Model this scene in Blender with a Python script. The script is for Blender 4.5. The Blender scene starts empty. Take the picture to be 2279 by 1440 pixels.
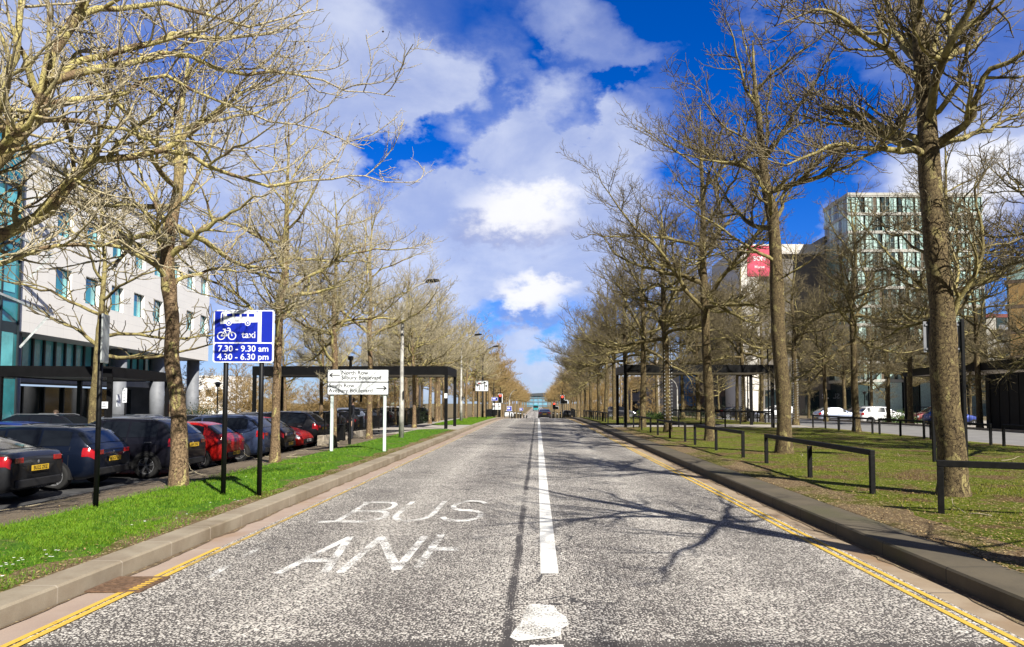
import bpy, bmesh, math, random
import numpy as np
from mathutils import Vector, Matrix, Euler
R = math.radians
S = bpy.context.scene
# ------------------------------------------------------------------ camera
PX_W, PX_H, FPX = 2279.0, 1440.0, 1600.0
cam_d = bpy.data.cameras.new("camera"); cam = bpy.data.objects.new("camera", cam_d)
S.collection.objects.link(cam); S.camera = cam
CAM = Vector((0, 0, 1.65))
PITCH, YAW = 3.0, 0.0
cam.location = CAM; cam.rotation_euler = (R(90+PITCH), 0, R(YAW))
cam_d.sensor_width = 36; cam_d.lens = 36*FPX/PX_W
SHY = (173.0 - FPX*math.tan(R(PITCH)))/PX_W
cam_d.shift_y = SHY; SHX = -56.5/PX_W; cam_d.shift_x = SHX
cam_d.clip_start = 0.05; cam_d.clip_end = 5000
CR = Euler((R(90+PITCH), 0, R(YAW))).to_matrix()
def at(px, py, Y):
    """the point at distance Y down the road that a measured photo point stands for"""
    d = CR @ Vector(((px-1139.5)/FPX+SHX*PX_W/FPX, (720-py)/FPX + SHY*PX_W/FPX, -1))
    return CAM + d*(Y/d.y)
# ------------------------------------------------------------------ light
SUN_AZ, SUN_EL = R(148), R(41)
sun_d = bpy.data.lights.new("sun", 'SUN'); sun_d.energy = 5.0; sun_d.angle = R(0.5); sun_d.color = (1, .95, .86)
sun = bpy.data.objects.new("sun", sun_d); S.collection.objects.link(sun)
sv = Vector((math.sin(SUN_AZ)*math.cos(SUN_EL), math.cos(SUN_AZ)*math.cos(SUN_EL), math.sin(SUN_EL)))
sun.rotation_euler = sv.to_track_quat('Z', 'Y').to_euler(); sun.location = (20, -40, 40)
S.view_settings.view_transform = 'Standard'; S.view_settings.look = 'None'
S.view_settings.gamma = 1; S.view_settings.exposure = 0.80
# ------------------------------------------------------------------ world: sky with clouds
W = bpy.data.worlds.new("World"); S.world = W; W.use_nodes = True
nt = W.node_tree; N = nt.nodes; Lk = nt.links
for n in list(N): N.remove(n)
def nd(tree, typ, **kw):
    n = tree.nodes.new(typ)
    for k, v in kw.items(): setattr(n, k, v)
    return n
def mth(tree, op, a, b=None, c=None, clamp=False):
    n = tree.nodes.new('ShaderNodeMath'); n.operation = op; n.use_clamp = clamp
    for i, v in enumerate((a, b, c)):
        if v is None: continue
        if isinstance(v, (int, float)): n.inputs[i].default_value = v
        else: tree.links.new(v, n.inputs[i])
    return n.outputs[0]
def mixc(tree, f, a, b, mode='MIX'):
    n = tree.nodes.new('ShaderNodeMix'); n.data_type = 'RGBA'; n.blend_type = mode
    for s, v in ((0, f), (6, a), (7, b)):
        if isinstance(v, (int, float)): n.inputs[s].default_value = v
        elif isinstance(v, tuple): n.inputs[s].default_value = (*v, 1) if len(v) == 3 else v
        else: tree.links.new(v, n.inputs[s])
    return n.outputs[2]
def ramp(tree, v, lo, hi, smooth=True):
    n = tree.nodes.new('ShaderNodeMapRange'); n.interpolation_type = 'SMOOTHSTEP' if smooth else 'LINEAR'
    n.inputs[1].default_value = lo; n.inputs[2].default_value = hi
    tree.links.new(v, n.inputs[0]); return n.outputs[0]
tc = nd(nt, 'ShaderNodeTexCoord'); sep = nd(nt, 'ShaderNodeSeparateXYZ'); Lk.new(tc.outputs['Generated'], sep.inputs[0])
az = mth(nt, 'ARCTAN2', sep.outputs[0], sep.outputs[1]); el = mth(nt, 'ARCSINE', sep.outputs[2])
comb = nd(nt, 'ShaderNodeCombineXYZ'); Lk.new(az, comb.inputs[0]); Lk.new(mth(nt, 'MULTIPLY', el, 1.5), comb.inputs[1])
def noise(tree, vec, scale, detail=6, rough=.55, dist=0.0, off=(0, 0, 0), sc=(1, 1, 1), rot=0):
    mp = tree.nodes.new('ShaderNodeMapping'); mp.inputs[1].default_value = off; mp.inputs[3].default_value = sc; mp.inputs[2].default_value = (0, 0, rot)
    tree.links.new(vec, mp.inputs[0])
    n = tree.nodes.new('ShaderNodeTexNoise'); n.inputs['Scale'].default_value = scale; n.inputs['Detail'].default_value = detail
    n.inputs['Roughness'].default_value = rough; n.inputs['Distortion'].default_value = dist
    tree.links.new(mp.outputs[0], n.inputs['Vector']); return n.outputs[0]
wob = mth(nt, 'MULTIPLY', mth(nt, 'SUBTRACT', noise(nt, comb.outputs[0], 7, 7, .52), .5), 0.26)
wob2 = mth(nt, 'MULTIPLY', mth(nt, 'SUBTRACT', noise(nt, comb.outputs[0], 9, 7, .6, off=(5, 3, 0)), .5), 0.22)
azw = mth(nt, 'ADD', az, wob); elw = mth(nt, 'ADD', el, wob2)
wobf = mth(nt, 'MULTIPLY', mth(nt, 'SUBTRACT', noise(nt, comb.outputs[0], 22, 6, .6, off=(1, 2, 0)), .5), 0.10)
azf = mth(nt, 'ADD', az, wobf); elf = mth(nt, 'ADD', el, wobf)
def blob(px, py, wx, wy, rot=0.0, soft=1.0, fine=False):
    a0 = math.atan((px-1196)/1600); e0 = math.atan((893-py)/1600*math.cos(a0))
    A, E = (azf, elf) if fine else (azw, elw)
    da = mth(nt, 'SUBTRACT', A, a0); de = mth(nt, 'SUBTRACT', E, e0)
    c, s = math.cos(rot), math.sin(rot)
    u = mth(nt, 'ADD', mth(nt, 'MULTIPLY', da, c), mth(nt, 'MULTIPLY', de, s))
    v = mth(nt, 'SUBTRACT', mth(nt, 'MULTIPLY', de, c), mth(nt, 'MULTIPLY', da, s))
    u = mth(nt, 'DIVIDE', u, wx/1600); v = mth(nt, 'DIVIDE', v, wy/1600)
    d = mth(nt, 'SQRT', mth(nt, 'ADD', mth(nt, 'MULTIPLY', u, u), mth(nt, 'MULTIPLY', v, v)))
    n = nt.nodes.new('ShaderNodeMapRange'); n.interpolation_type = 'SMOOTHSTEP'
    n.inputs[1].default_value = 1+soft*.5; n.inputs[2].default_value = max(0, 1-soft*.5); nt.links.new(d, n.inputs[0])
    return n.outputs[0]
sky = nd(nt, 'ShaderNodeTexSky'); sky.sky_type = 'NISHITA'; sky.sun_disc = False
sky.sun_elevation = SUN_EL; sky.sun_rotation = SUN_AZ; sky.ozone_density = 3.0; sky.dust_density = .3; sky.air_density = 1.0
hsv = nd(nt, 'ShaderNodeHueSaturation'); hsv.inputs['Saturation'].default_value = 1.5; hsv.inputs['Value'].default_value = 1.0
Lk.new(sky.outputs[0], hsv.inputs['Color'])
blue = mixc(nt, 1.0, hsv.outputs[0], (.62, .86, 1.6), 'MULTIPLY')
base = noise(nt, comb.outputs[0], 2.6, 8, .55, .4, off=(3.1, 1.7, 0), rot=R(-35))
dens = ramp(nt, base, .36, .62)
low = ramp(nt, el, .50, .12)
dens = mth(nt, 'ADD', mth(nt, 'MULTIPLY', dens, .5), mth(nt, 'ADD', .10, mth(nt, 'MULTIPLY', ramp(nt, az, .25, -.5), .28)))
def addb(d, b, w): return mth(nt, 'ADD', d, mth(nt, 'MULTIPLY', b, w))
for (x, y, wx, wy, r, w, s) in [(1250, 300, 560, 110, R(22), .75, 1.2), (1150, 470, 430, 150, 0, .8, 1.0), (900, 180, 240, 110, R(-30), .7, 1.0),
        (1150, 620, 420, 90, 0, .5, 1.0), (420, 330, 620, 330, 0, .65, 1.0), (1310, 30, 160, 60, R(-20), .7, 1.2), (2150, 430, 260, 130, R(30), .7, 1.0),
        (1180, 820, 260, 60, 0, .4, 1.2)]:
    dens = addb(dens, blob(x, y, wx, wy, r, s), w)
for (x, y, wx, wy, r, w, s) in [(1010, 290, 150, 56, R(30), 1.4, 1.2), (895, 405, 135, 66, R(35), 1.6, 1.2), (1290, 60, 330, 95, R(-10), .30, 1.4), (1640, 190, 330, 170, R(-20), 1.1, 1.3),
        (1160, 738, 90, 34, 0, .9, 1.2), (300, 90, 190, 80, 0, .9, 1.4), (2230, 590, 130, 90, 0, 1.4, 1.2), (1700, 480, 200, 70, 0, .9, 1.2), (1300, 210, 140, 30, R(20), .6, 1.2), (850, 330, 60, 40, 0, .5, 1)]:
    dens = addb(dens, blob(x, y, wx, wy, r, s), -w)
fwd = ramp(nt, sep.outputs[1], -.1, .35)
dens = mth(nt, 'MULTIPLY', mth(nt, 'MINIMUM', mth(nt, 'MAXIMUM', dens, 0.0), 1.0), mth(nt, 'ADD', mth(nt, 'MULTIPLY', fwd, .75), .15))
det = noise(nt, comb.outputs[0], 6, 9, .6, .3, off=(9, 4, 0))
shade = ramp(nt, det, .3, .75)
cl = mixc(nt, shade, (4.6, 5.5, 8.6), (8.0, 8.6, 10.4))
col = mixc(nt, mth(nt, 'MULTIPLY', dens, .93), blue, cl)
# two bright cumulus with a grey base
for (x, y, wx, wy, gx, gy) in [(1165, 462, 118, 50, 1150, 505), (1180, 652, 78, 34, 1185, 700), (2170, 400, 120, 60, 2180, 450), ]:
    g = blob(gx, gy, wx*1.15, wy*.8, 0, .8, True); col = mixc(nt, mth(nt, 'MULTIPLY', g, .5), col, (3.0, 3.5, 6.6))
    b = blob(x, y, wx, wy, 0, 1.1, True); col = mixc(nt, mth(nt, 'MULTIPLY', b, .9), col, (11, 11, 11.5))
back = mth(nt, 'MAXIMUM', ramp(nt, sep.outputs[1], .30, -.05), ramp(nt, sep.outputs[2], .62, .85)); col = mixc(nt, mth(nt, 'MULTIPLY', back, .85), col, mixc(nt, det, (.5, .6, .8), (.9, .95, 1.0)))  # unseen sky behind and overhead greyed and darkened to cut the fill light
bg = nd(nt, 'ShaderNodeBackground'); bg.inputs[1].default_value = .054; Lk.new(col, bg.inputs[0])
out = nd(nt, 'ShaderNodeOutputWorld'); Lk.new(bg.outputs[0], out.inputs[0])

# ------------------------------------------------------------------ helpers
COL = S.collection
def tag(o, label=None, cat=None, group=None, kind=None):
    if label: o['label'] = label
    if cat: o['category'] = cat
    if group: o['group'] = group
    if kind: o['kind'] = kind
    return o
def thing(name, label, cat, loc=(0, 0, 0), rz=0, group=None, rx=0):
    o = bpy.data.objects.new(name, None); COL.objects.link(o); o.location = loc; o.rotation_euler = (rx, 0, rz)
    o.empty_display_size = .2
    return tag(o, label, cat, group)
class MB:
    def __init__(s): s.v = []; s.f = []; s.m = []; s.cur = 0
    def add(s, vs, fs):
        n = len(s.v); s.v += [tuple(p) for p in vs]; s.f += [tuple(i+n for i in q) for q in fs]; s.m += [s.cur]*len(fs); return s
    def box(s, c, d, rz=0, M=None):
        hx, hy, hz = d[0]/2, d[1]/2, d[2]/2; vs = []
        for z in (-hz, hz):
            for x, y in ((-hx, -hy), (hx, -hy), (hx, hy), (-hx, hy)):
                if M is not None: p = M @ Vector((x, y, z)); vs.append((c[0]+p.x, c[1]+p.y, c[2]+p.z)); continue
                vs.append((c[0]+x*math.cos(rz)-y*math.sin(rz), c[1]+x*math.sin(rz)+y*math.cos(rz), c[2]+z))
        return s.add(vs, [(3, 2, 1, 0), (4, 5, 6, 7), (0, 1, 5, 4), (1, 2, 6, 5), (2, 3, 7, 6), (3, 0, 4, 7)])
    def bar(s, a, b, w, h=None, up=(0, 0, 1)):
        a = Vector(a); b = Vector(b); t = (b-a); L = t.length; t.normalize(); h = h or w
        x = t.cross(Vector(up)); 
        if x.length < 1e-4: x = t.cross(Vector((1, 0, 0)))
        x.normalize(); y = x.cross(t)
        M = Matrix((x, t, y)).transposed()
        return s.box((a+b)/2, (w, L, h), M=M)
    def tube(s, pts, rad, n=8, cap=True):
        pts = [Vector(p) for p in pts]
        if isinstance(rad, (int, float)): rad = [rad]*len(pts)
        vs = []; fs = []; mean = (pts[-1]-pts[0]).normalized()
        ref = Vector((1, 0, 0)) if abs(mean.x) < .7 else Vector((0, 1, 0))
        for i, p in enumerate(pts):
            t = (pts[min(i+1, len(pts)-1)]-pts[max(i-1, 0)]).normalized()
            a = t.cross(ref).normalized(); b = t.cross(a)
            for k in range(n):
                th = 2*math.pi*k/n; vs.append(p+rad[i]*(a*math.cos(th)+b*math.sin(th)))
        for i in range(len(pts)-1):
            for k in range(n): fs.append((i*n+k, i*n+(k+1) % n, (i+1)*n+(k+1) % n, (i+1)*n+k))
        if cap: fs.append(tuple(range(n-1, -1, -1))); fs.append(tuple((len(pts)-1)*n+k for k in range(n)))
        return s.add(vs, fs)
    def prism(s, poly, f0, f1):
        """poly: 2D points; f0,f1 map (u,v)->xyz for both faces"""
        n = len(poly); return s.add([f0(*p) for p in poly]+[f1(*p) for p in poly],
            [tuple(range(n-1, -1, -1)), tuple(range(n, 2*n))]+[(i, (i+1) % n, n+(i+1) % n, n+i) for i in range(n)])
    def ball(s, c, r, nu=8, nv=5, sc=(1, 1, 1)):
        vs = [(c[0], c[1], c[2]-r*sc[2])]
        for j in range(1, nv):
            ph = math.pi*j/nv
            for i in range(nu):
                th = 2*math.pi*i/nu; vs.append((c[0]+r*sc[0]*math.sin(ph)*math.cos(th), c[1]+r*sc[1]*math.sin(ph)*math.sin(th), c[2]-r*sc[2]*math.cos(ph)))
        vs.append((c[0], c[1], c[2]+r*sc[2])); fs = []
        for i in range(nu): fs.append((0, 1+(i+1) % nu, 1+i))
        for j in range(nv-2):
            for i in range(nu): a = 1+j*nu; fs.append((a+i, a+(i+1) % nu, a+nu+(i+1) % nu, a+nu+i))
        a = 1+(nv-2)*nu
        for i in range(nu): fs.append((a+i, a+(i+1) % nu, len(vs)-1))
        return s.add(vs, fs)
    def build(s, name, mats, parent=None, smooth=False, bevel=0):
        me = bpy.data.meshes.new(name); me.from_pydata(s.v, [], s.f)
        if not isinstance(mats, (list, tuple)): mats = [mats]
        for m in mats: me.materials.append(m)
        if len(mats) > 1: me.polygons.foreach_set('material_index', s.m)
        if smooth: me.polygons.foreach_set('use_smooth', [True]*len(me.polygons))
        me.update()
        o = bpy.data.objects.new(name, me); COL.objects.link(o)
        if parent: o.parent = parent
        if bevel:
            b = o.modifiers.new('bevel', 'BEVEL'); b.width = bevel; b.segments = 2; b.limit_method = 'ANGLE'; b.angle_limit = R(40)
        return o
def copy_tree(o, parent=None):
    c = o.copy(); COL.objects.link(c)
    if parent: c.parent = parent
    for ch in list(o.children): copy_tree(ch, c)
    return c

# materials ----------------------------------------------------------
def mat(name, col, rough=.6, metal=0.0, var=.12, scale=6.0, bump=0.0, bscale=40, coat=0.0, spec=.5, col2=None, emit=None):
    m = bpy.data.materials.new(name); m.use_nodes = True; t = m.node_tree; p = t.nodes['Principled BSDF']
    p.inputs['Roughness'].default_value = rough; p.inputs['Metallic'].default_value = metal
    p.inputs['Coat Weight'].default_value = coat; p.inputs['Specular IOR Level'].default_value = spec
    p.inputs['Coat Roughness'].default_value = .06
    tcn = t.nodes.new('ShaderNodeTexCoord')
    n = noise(t, tcn.outputs['Object'], scale, 5, .6)
    c0 = tuple(c*(1-var) for c in col); c1 = tuple(min(1, c*(1+var)) for c in col)
    if col2: c0 = col; c1 = col2
    c = mixc(t, ramp(t, n, .3, .7), c0, c1)
    t.links.new(c, p.inputs['Base Color'])
    if bump:
        b = t.nodes.new('ShaderNodeBump'); b.inputs['Strength'].default_value = bump; b.inputs['Distance'].default_value = .01
        t.links.new(noise(t, tcn.outputs['Object'], bscale, 4, .6), b.inputs['Height']); t.links.new(b.outputs[0], p.inputs['Normal'])
    if emit:
        p.inputs['Emission Color'].default_value = (*emit[:3], 1); p.inputs['Emission Strength'].default_value = emit[3]
    return m
def posmat(name):
    m = bpy.data.materials.new(name); m.use_nodes = True; t = m.node_tree; p = t.nodes['Principled BSDF']
    g = t.nodes.new('ShaderNodeNewGeometry'); return m, t, p, g.outputs['Position']
def bumpn(t, p, h, strength, dist):
    b = t.nodes.new('ShaderNodeBump'); b.inputs['Strength'].default_value = strength; b.inputs['Distance'].default_value = dist
    t.links.new(h, b.inputs['Height']); t.links.new(b.outputs[0], p.inputs['Normal'])

M_black = mat('black paint', (.005, .0052, .006), .5, var=.2, spec=.22)
M_blackrough = mat('worn black paint', (.007, .007, .007), .6, var=.4, spec=.2, scale=15, bump=.2)
M_soffit = mat('pale soffit', (.33, .30, .26), .7, var=.12, scale=1.5)
M_signblue = mat('sign blue', (.004, .020, .38), .45, var=.06)
M_signwhite = mat('sign white', (.80, .83, .86), .45, var=.04)
M_signblack = mat('sign black', (.015, .015, .015), .5)
M_signred = mat('sign red', (.6, .02, .02), .5)
M_alu = mat('grey sign back', (.22, .23, .25), .45, .3)
M_galv = mat('galvanised steel', (.42, .45, .45), .5, .25, var=.25, scale=5)
M_pale = mat('pale green grey paint', (.58, .66, .64), .5, var=.1, scale=3)
M_conc = mat('concrete', (.34, .31, .27), .9, var=.2, scale=3, bump=.3)
M_stone = mat('stone wall', (.36, .31, .24), .9, var=.25, scale=5, bump=.4)
# ------------------------------------------------------------------ ground
GY = [(-60, 0), (0, 0), (50, 0), (62, -.05), (72, -.13), (80, -.26), (90, -.50), (110, -1.0), (135, -1.65), (160, -2.2), (185, -2.55), (250, -2.65), (300, -2.7), (400, -3.0), (700, -3.3), (2500, -6)]
def g(y):
    for (a, za), (b, zb) in zip(GY, GY[1:]):
        if y <= b:
            t = (y-a)/(b-a); return za+(zb-za)*t
    return GY[-1][1]
def H(x, y):
    """height of the ground people and things stand on"""
    b = g(y)
    if -3.91 < x < 3.70: return b
    if x <= -8.7: return b-.47
    if x <= -8.3: return b-.05
    if x <= -6.7: return b+.15-(-6.7-x)/1.6*.18
    if x >= 26: return b-.1-min(1, (x-26)/6)*.25
    if x >= 17.2: return b+0.0
    if x >= 16.6: return b+.12
    return b+.15
def strip(name, prof, ys, m, kind='structure', label=None):
    """a long sheet: prof is a list of (x, dz), laid along the fall of the road"""
    mb = MB(); n = len(prof)
    vs = [(x, y, g(y)+dz) for y in ys for x, dz in prof]
    fs = [(j*n+i, j*n+i+1, (j+1)*n+i+1, (j+1)*n+i) for j in range(len(ys)-1) for i in range(n-1)]
    mb.add(vs, fs); o = mb.build(name, m); tag(o, kind=kind, label=label); return o
def rng_y(a, b, st=2.5):
    out = []; y = a
    while y < b-1e-6:
        out.append(y); y += st if y < 200 else 25
    return out+[b]
# road surface
M_road, t, p, P = posmat('worn surface dressed asphalt')
sp = t.nodes.new('ShaderNodeSeparateXYZ'); t.links.new(P, sp.inputs[0]); X_, Y_ = sp.outputs[0], sp.outputs[1]
vor = t.nodes.new('ShaderNodeTexVoronoi'); vor.voronoi_dimensions = '2D'; vor.inputs['Scale'].default_value = 50
wn = t.nodes.new('ShaderNodeVectorMath'); wn.operation = 'ADD'; t.links.new(P, wn.inputs[0])
wt = t.nodes.new('ShaderNodeTexNoise'); wt.inputs['Scale'].default_value = 60; t.links.new(P, wt.inputs['Vector'])
wsc = t.nodes.new('ShaderNodeVectorMath'); wsc.operation = 'SCALE'; wsc.inputs[3].default_value = .012; t.links.new(wt.outputs['Color'], wsc.inputs[0])
t.links.new(wsc.outputs[0], wn.inputs[1]); t.links.new(wn.outputs[0], vor.inputs['Vector'])
csep = t.nodes.new('ShaderNodeSeparateColor'); t.links.new(vor.outputs['Color'], csep.inputs[0])
big = noise(t, P, .55, 5, .6); mid = noise(t, P, 3.0, 4, .6)
track = mth(t, 'MULTIPLY', mth(t, 'ABSOLUTE', mth(t, 'SINE', mth(t, 'MULTIPLY', mth(t, 'ADD', X_, .15), 1.75))), .14)
thr = mth(t, 'ADD', mth(t, 'MULTIPLY', big, .36), mth(t, 'MULTIPLY', mid, .22)); thr = mth(t, 'ADD', thr, .375)
thr = mth(t, 'SUBTRACT', thr, track)
nearstrip = ramp(t, Y_, 5.02, 4.92)
wig = mth(t, 'MULTIPLY', mth(t, 'SUBTRACT', noise(t, P, 1.1, 6), .5), .07)
sx = mth(t, 'ABSOLUTE', mth(t, 'ADD', mth(t, 'ADD', X_, .21), wig)); seam = mth(t, 'MULTIPLY', ramp(t, sx, .06, .01), ramp(t, noise(t, P, .9, 3, off=(4, 4, 0)), .30, .5))
thr = mth(t, 'SUBTRACT', thr, mth(t, 'MULTIPLY', nearstrip, .24)); thr = mth(t, 'SUBTRACT', thr, mth(t, 'MULTIPLY', seam, .35))
sel = mth(t, 'MULTIPLY', csep.outputs[0], .46)
chip = ramp(t, mth(t, 'SUBTRACT', mth(t, 'SUBTRACT', thr, sel), vor.outputs['Distance']), -.03, .03)
chipc = mixc(t, csep.outputs[1], (.42, .385, .34), (.77, .73, .66))
bindc = mixc(t, mid, (.042, .037, .034), (.10, .088, .080))
c = mixc(t, chip, bindc, chipc)
# cracks and tar joints
ed = t.nodes.new('ShaderNodeTexVoronoi'); ed.feature = 'DISTANCE_TO_EDGE'; ed.voronoi_dimensions = '2D'; ed.inputs['Scale'].default_value = .28
wv = t.nodes.new('ShaderNodeVectorMath'); wv.operation = 'ADD'; t.links.new(P, wv.inputs[0])
w3 = t.nodes.new('ShaderNodeTexNoise'); w3.inputs['Scale'].default_value = 1.7; w3.inputs['Detail'].default_value = 6; t.links.new(P, w3.inputs['Vector']); t.links.new(w3.outputs['Color'], wv.inputs[1])
t.links.new(wv.outputs[0], ed.inputs['Vector'])
crack = mth(t, 'MULTIPLY', ramp(t, ed.outputs['Distance'], .006, .002), ramp(t, noise(t, P, .5, 2, off=(7, 1, 0)), .5, .6))
dark = mth(t, 'MAXIMUM', mth(t, 'MULTIPLY', seam, .40), mth(t, 'MULTIPLY', crack, .9))
c = mixc(t, dark, c, (.025, .023, .025))
t.links.new(c, p.inputs['Base Color']); p.inputs['Roughness'].default_value = .75
bumpn(t, p, mth(t, 'MULTIPLY', chip, 1.0), .7, .006)
# gutter channel, kerb, soil, grass ------------------------------------
def stripes(name, c1, c2, joint=0.915, rough=.85, sc=2.0, stain=(.1, .07, .05), jc=(.40, .35, .28)):
    m, t, p, P = posmat(name); s_ = t.nodes.new('ShaderNodeSeparateXYZ'); t.links.new(P, s_.inputs[0])
    n1 = noise(t, P, sc, 6, .65); n2 = noise(t, P, 90, 3, .6)
    c = mixc(t, ramp(t, n1, .3, .7), c1, c2); c = mixc(t, mth(t, 'MULTIPLY', n2, .55), c, tuple(v*.55 for v in c1))
    c = mixc(t, mth(t, 'MULTIPLY', ramp(t, noise(t, P, .8, 5, .6, off=(3, 8, 0)), .5, .7), .6), c, stain)
    fr = mth(t, 'FRACT', mth(t, 'DIVIDE', s_.outputs[1], joint)); jl = mth(t, 'LESS_THAN', mth(t, 'ABSOLUTE', mth(t, 'SUBTRACT', fr, .5)), .008)
    c = mixc(t, mth(t, 'MULTIPLY', jl, .7), c, jc)
    t.links.new(c, p.inputs['Base Color']); p.inputs['Roughness'].default_value = rough
    bumpn(t, p, n2, .5, .004); return m
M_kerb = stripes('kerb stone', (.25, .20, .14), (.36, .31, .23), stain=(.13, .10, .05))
M_chan = stripes('concrete channel', (.36, .27, .22), (.42, .33, .27), joint=1.8, stain=(.28, .18, .10))
M_chan2 = stripes('stained concrete channel', (.30, .22, .14), (.40, .32, .23), joint=1.8, stain=(.22, .12, .05), jc=(.1, .08, .06))
M_flag = stripes('mossy edging darkened for shade', (.085, .07, .045), (.135, .11, .07), joint=1.2, stain=(.07, .07, .025), jc=(.02, .018, .014))  # colour lowered all over to carry the shade of the right riser
def groundmat(name, green1, green2, soil1, soil2, bias, sc=.9, fleck=0.0, edge=None):
    m, t, p, P = posmat(name); n1 = noise(t, P, sc, 7, .65); n2 = noise(t, P, 14, 6, .7); n3 = noise(t, P, 60, 4, .7)
    gcol = mixc(t, ramp(t, n2, .3, .7), green1, green2); scol = mixc(t, ramp(t, n3, .3, .7), soil1, soil2)
    f = mth(t, 'ADD', n1, mth(t, 'MULTIPLY', n2, .25))
    f = ramp(t, f, bias-.06, bias+.06)
    c = mixc(t, f, gcol, scol)
    if fleck:
        v = t.nodes.new('ShaderNodeTexVoronoi'); v.inputs['Scale'].default_value = 28; t.links.new(P, v.inputs['Vector'])
        cs = t.nodes.new('ShaderNodeSeparateColor'); t.links.new(v.outputs['Color'], cs.inputs[0])
        k = mth(t, 'MULTIPLY', mth(t, 'GREATER_THAN', cs.outputs[0], 1-fleck), ramp(t, v.outputs['Distance'], .45, .35)); c = mixc(t, k, c, (.42, .33, .18))
    t.links.new(c, p.inputs['Base Color']); p.inputs['Roughness'].default_value = .95; p.inputs['Specular IOR Level'].default_value = .15
    bumpn(t, p, mth(t, 'ADD', n2, n3), .8, .03); return m
M_grassL = groundmat('short lawn', (.035, .11, .006), (.10, .21, .012), (.12, .09, .045), (.20, .15, .08), .74)
M_grassR = groundmat('mossy worn grass', (.045, .065, .004), (.15, .175, .012), (.07, .045, .018), (.17, .11, .05), .67, .9, .18)
M_litter = groundmat('leaf litter and soil', (.07, .075, .01), (.12, .11, .02), (.085, .058, .032), (.24, .17, .095), .60, .8, .35)
M_strip = groundmat('bare trodden earth', (.07, .055, .03), (.12, .10, .05), (.13, .10, .07), (.22, .18, .13), .5, .7)
M_park = mat('car park tarmac', (.05, .05, .052), .85, var=.3, scale=2, bump=.3)
M_path = mat('pale paving', (.34, .31, .27), .85, var=.18, scale=1.2, bump=.2)
M_farroad = mat('grey asphalt', (.20, .195, .19), .85, var=.15, scale=1, bump=.2)
M_field = groundmat('rough grass', (.05, .07, .01), (.11, .12, .02), (.12, .09, .05), (.2, .15, .09), .55, .3)
YL = rng_y(-12, 700)
strip('road', [(-3.59, 0), (-1.8, .02), (-.1, .03), (1.7, .02), (3.38, 0)], YL, M_road)
strip('gutter', [(-3.91, -.004), (-3.59, .0)], YL, M_chan); strip('gutter', [(3.38, 0), (3.70, -.004)], YL, M_chan2)
def kerb(name, x0, x1, m):
    sgn = 1 if x1 > x0 else -1
    return strip(name, [(x0, -.02), (x0, .132), (x0+sgn*.018, .15), (x1, .152)], YL, m)
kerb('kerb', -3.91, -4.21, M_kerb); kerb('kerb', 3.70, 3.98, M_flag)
yA = rng_y(-12, 38.3); yB = rng_y(45.8, 74)
strip('grass_verge', [(-6.4, .15), (-5.9, .175), (-5, .18), (-4.21, .145)], yA, M_grassL); strip('grass_verge', [(-6.75, .15), (-4.21, .147)], yB, M_grassL)
strip('earth_strip', [(-9.3, -.455), (-8.75, -.30), (-8.3, -.03), (-7.5, .08), (-6.4, .152)], rng_y(-12, 34), M_strip)
strip('footpath', [(-9.2, .12), (-4.21, .15)], rng_y(38.3, 45.8), M_path)
strip('footpath', [(-9.2, -.3), (-8.0, .1), (-6.75, .148)], rng_y(45.8, 74), M_path)
strip('footpath', [(-10.4, -.42), (-8.5, -.1), (-6.4, .146)], [34, 36, 38.3], M_path)
strip('car_park', [(-70, -.47), (-9.25, -.46)], rng_y(-12, 34), M_park); strip('car_park', [(-70, -.47), (-10.4, -.44)], [34, 36, 38.3], M_park); strip('car_park', [(-70, -.47), (-9.2, -.44)], rng_y(38.3, 130), M_park)
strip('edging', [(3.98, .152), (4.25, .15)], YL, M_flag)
strip('soil', [(4.25, .15), (4.9, .17)], rng_y(-12, 41.2), M_litter)
strip('grass_verge', [(4.9, .17), (5.5, .18), (8, .20), (12, .17), (16.4, .13)], rng_y(-12, 41.2), M_grassR)
strip('footpath', [(4.42, .15), (16.4, .13)], rng_y(41.2, 47), M_path)
strip('grass_verge', [(4.42, .15), (8, .2), (16.4, .13)], rng_y(47, 80), M_grassR)
strip('kerb', [(16.4, .13), (16.62, .13), (16.64, 0)], rng_y(-12, 130), M_kerb)
strip('side_road', [(16.64, 0), (25.4, 0)], rng_y(-12, 130), M_farroad)
strip('kerb', [(25.4, 0), (25.42, .12), (25.7, .12)], rng_y(-12, 130), M_kerb)
strip('footpath', [(25.7, .12), (27.0, .0), (31, -.2), (100, -.35)], rng_y(-12, 130), M_path)
strip('terrain', [(-900, -.62), (-70, -.60), (-3.9, -.45), (3.7, -.45), (14, -.45), (100, -.5), (900, -.6)], rng_y(-40, 2400, 10), M_field)
# cross street beyond the crest
strip('cross_road', [(-70, -.02), (-3.95, .02)], rng_y(76, 90, 2), M_farroad); strip('cross_road', [(3.75, .02), (70, -.02)], rng_y(82, 96, 2), M_farroad)
strip('footpath', [(-12, .1), (-4.21, .148)], rng_y(92, 128, 4), M_path); strip('footpath', [(3.98, .148), (12, .1)], rng_y(98, 130, 4), M_path)
strip('grass_verge', [(-40, 0.0), (-12, .1), (-4.21, .14)], rng_y(128, 690), M_field); strip('grass_verge', [(3.98, .14), (12, .1), (40, 0.0)], rng_y(130, 690), M_field)

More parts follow.
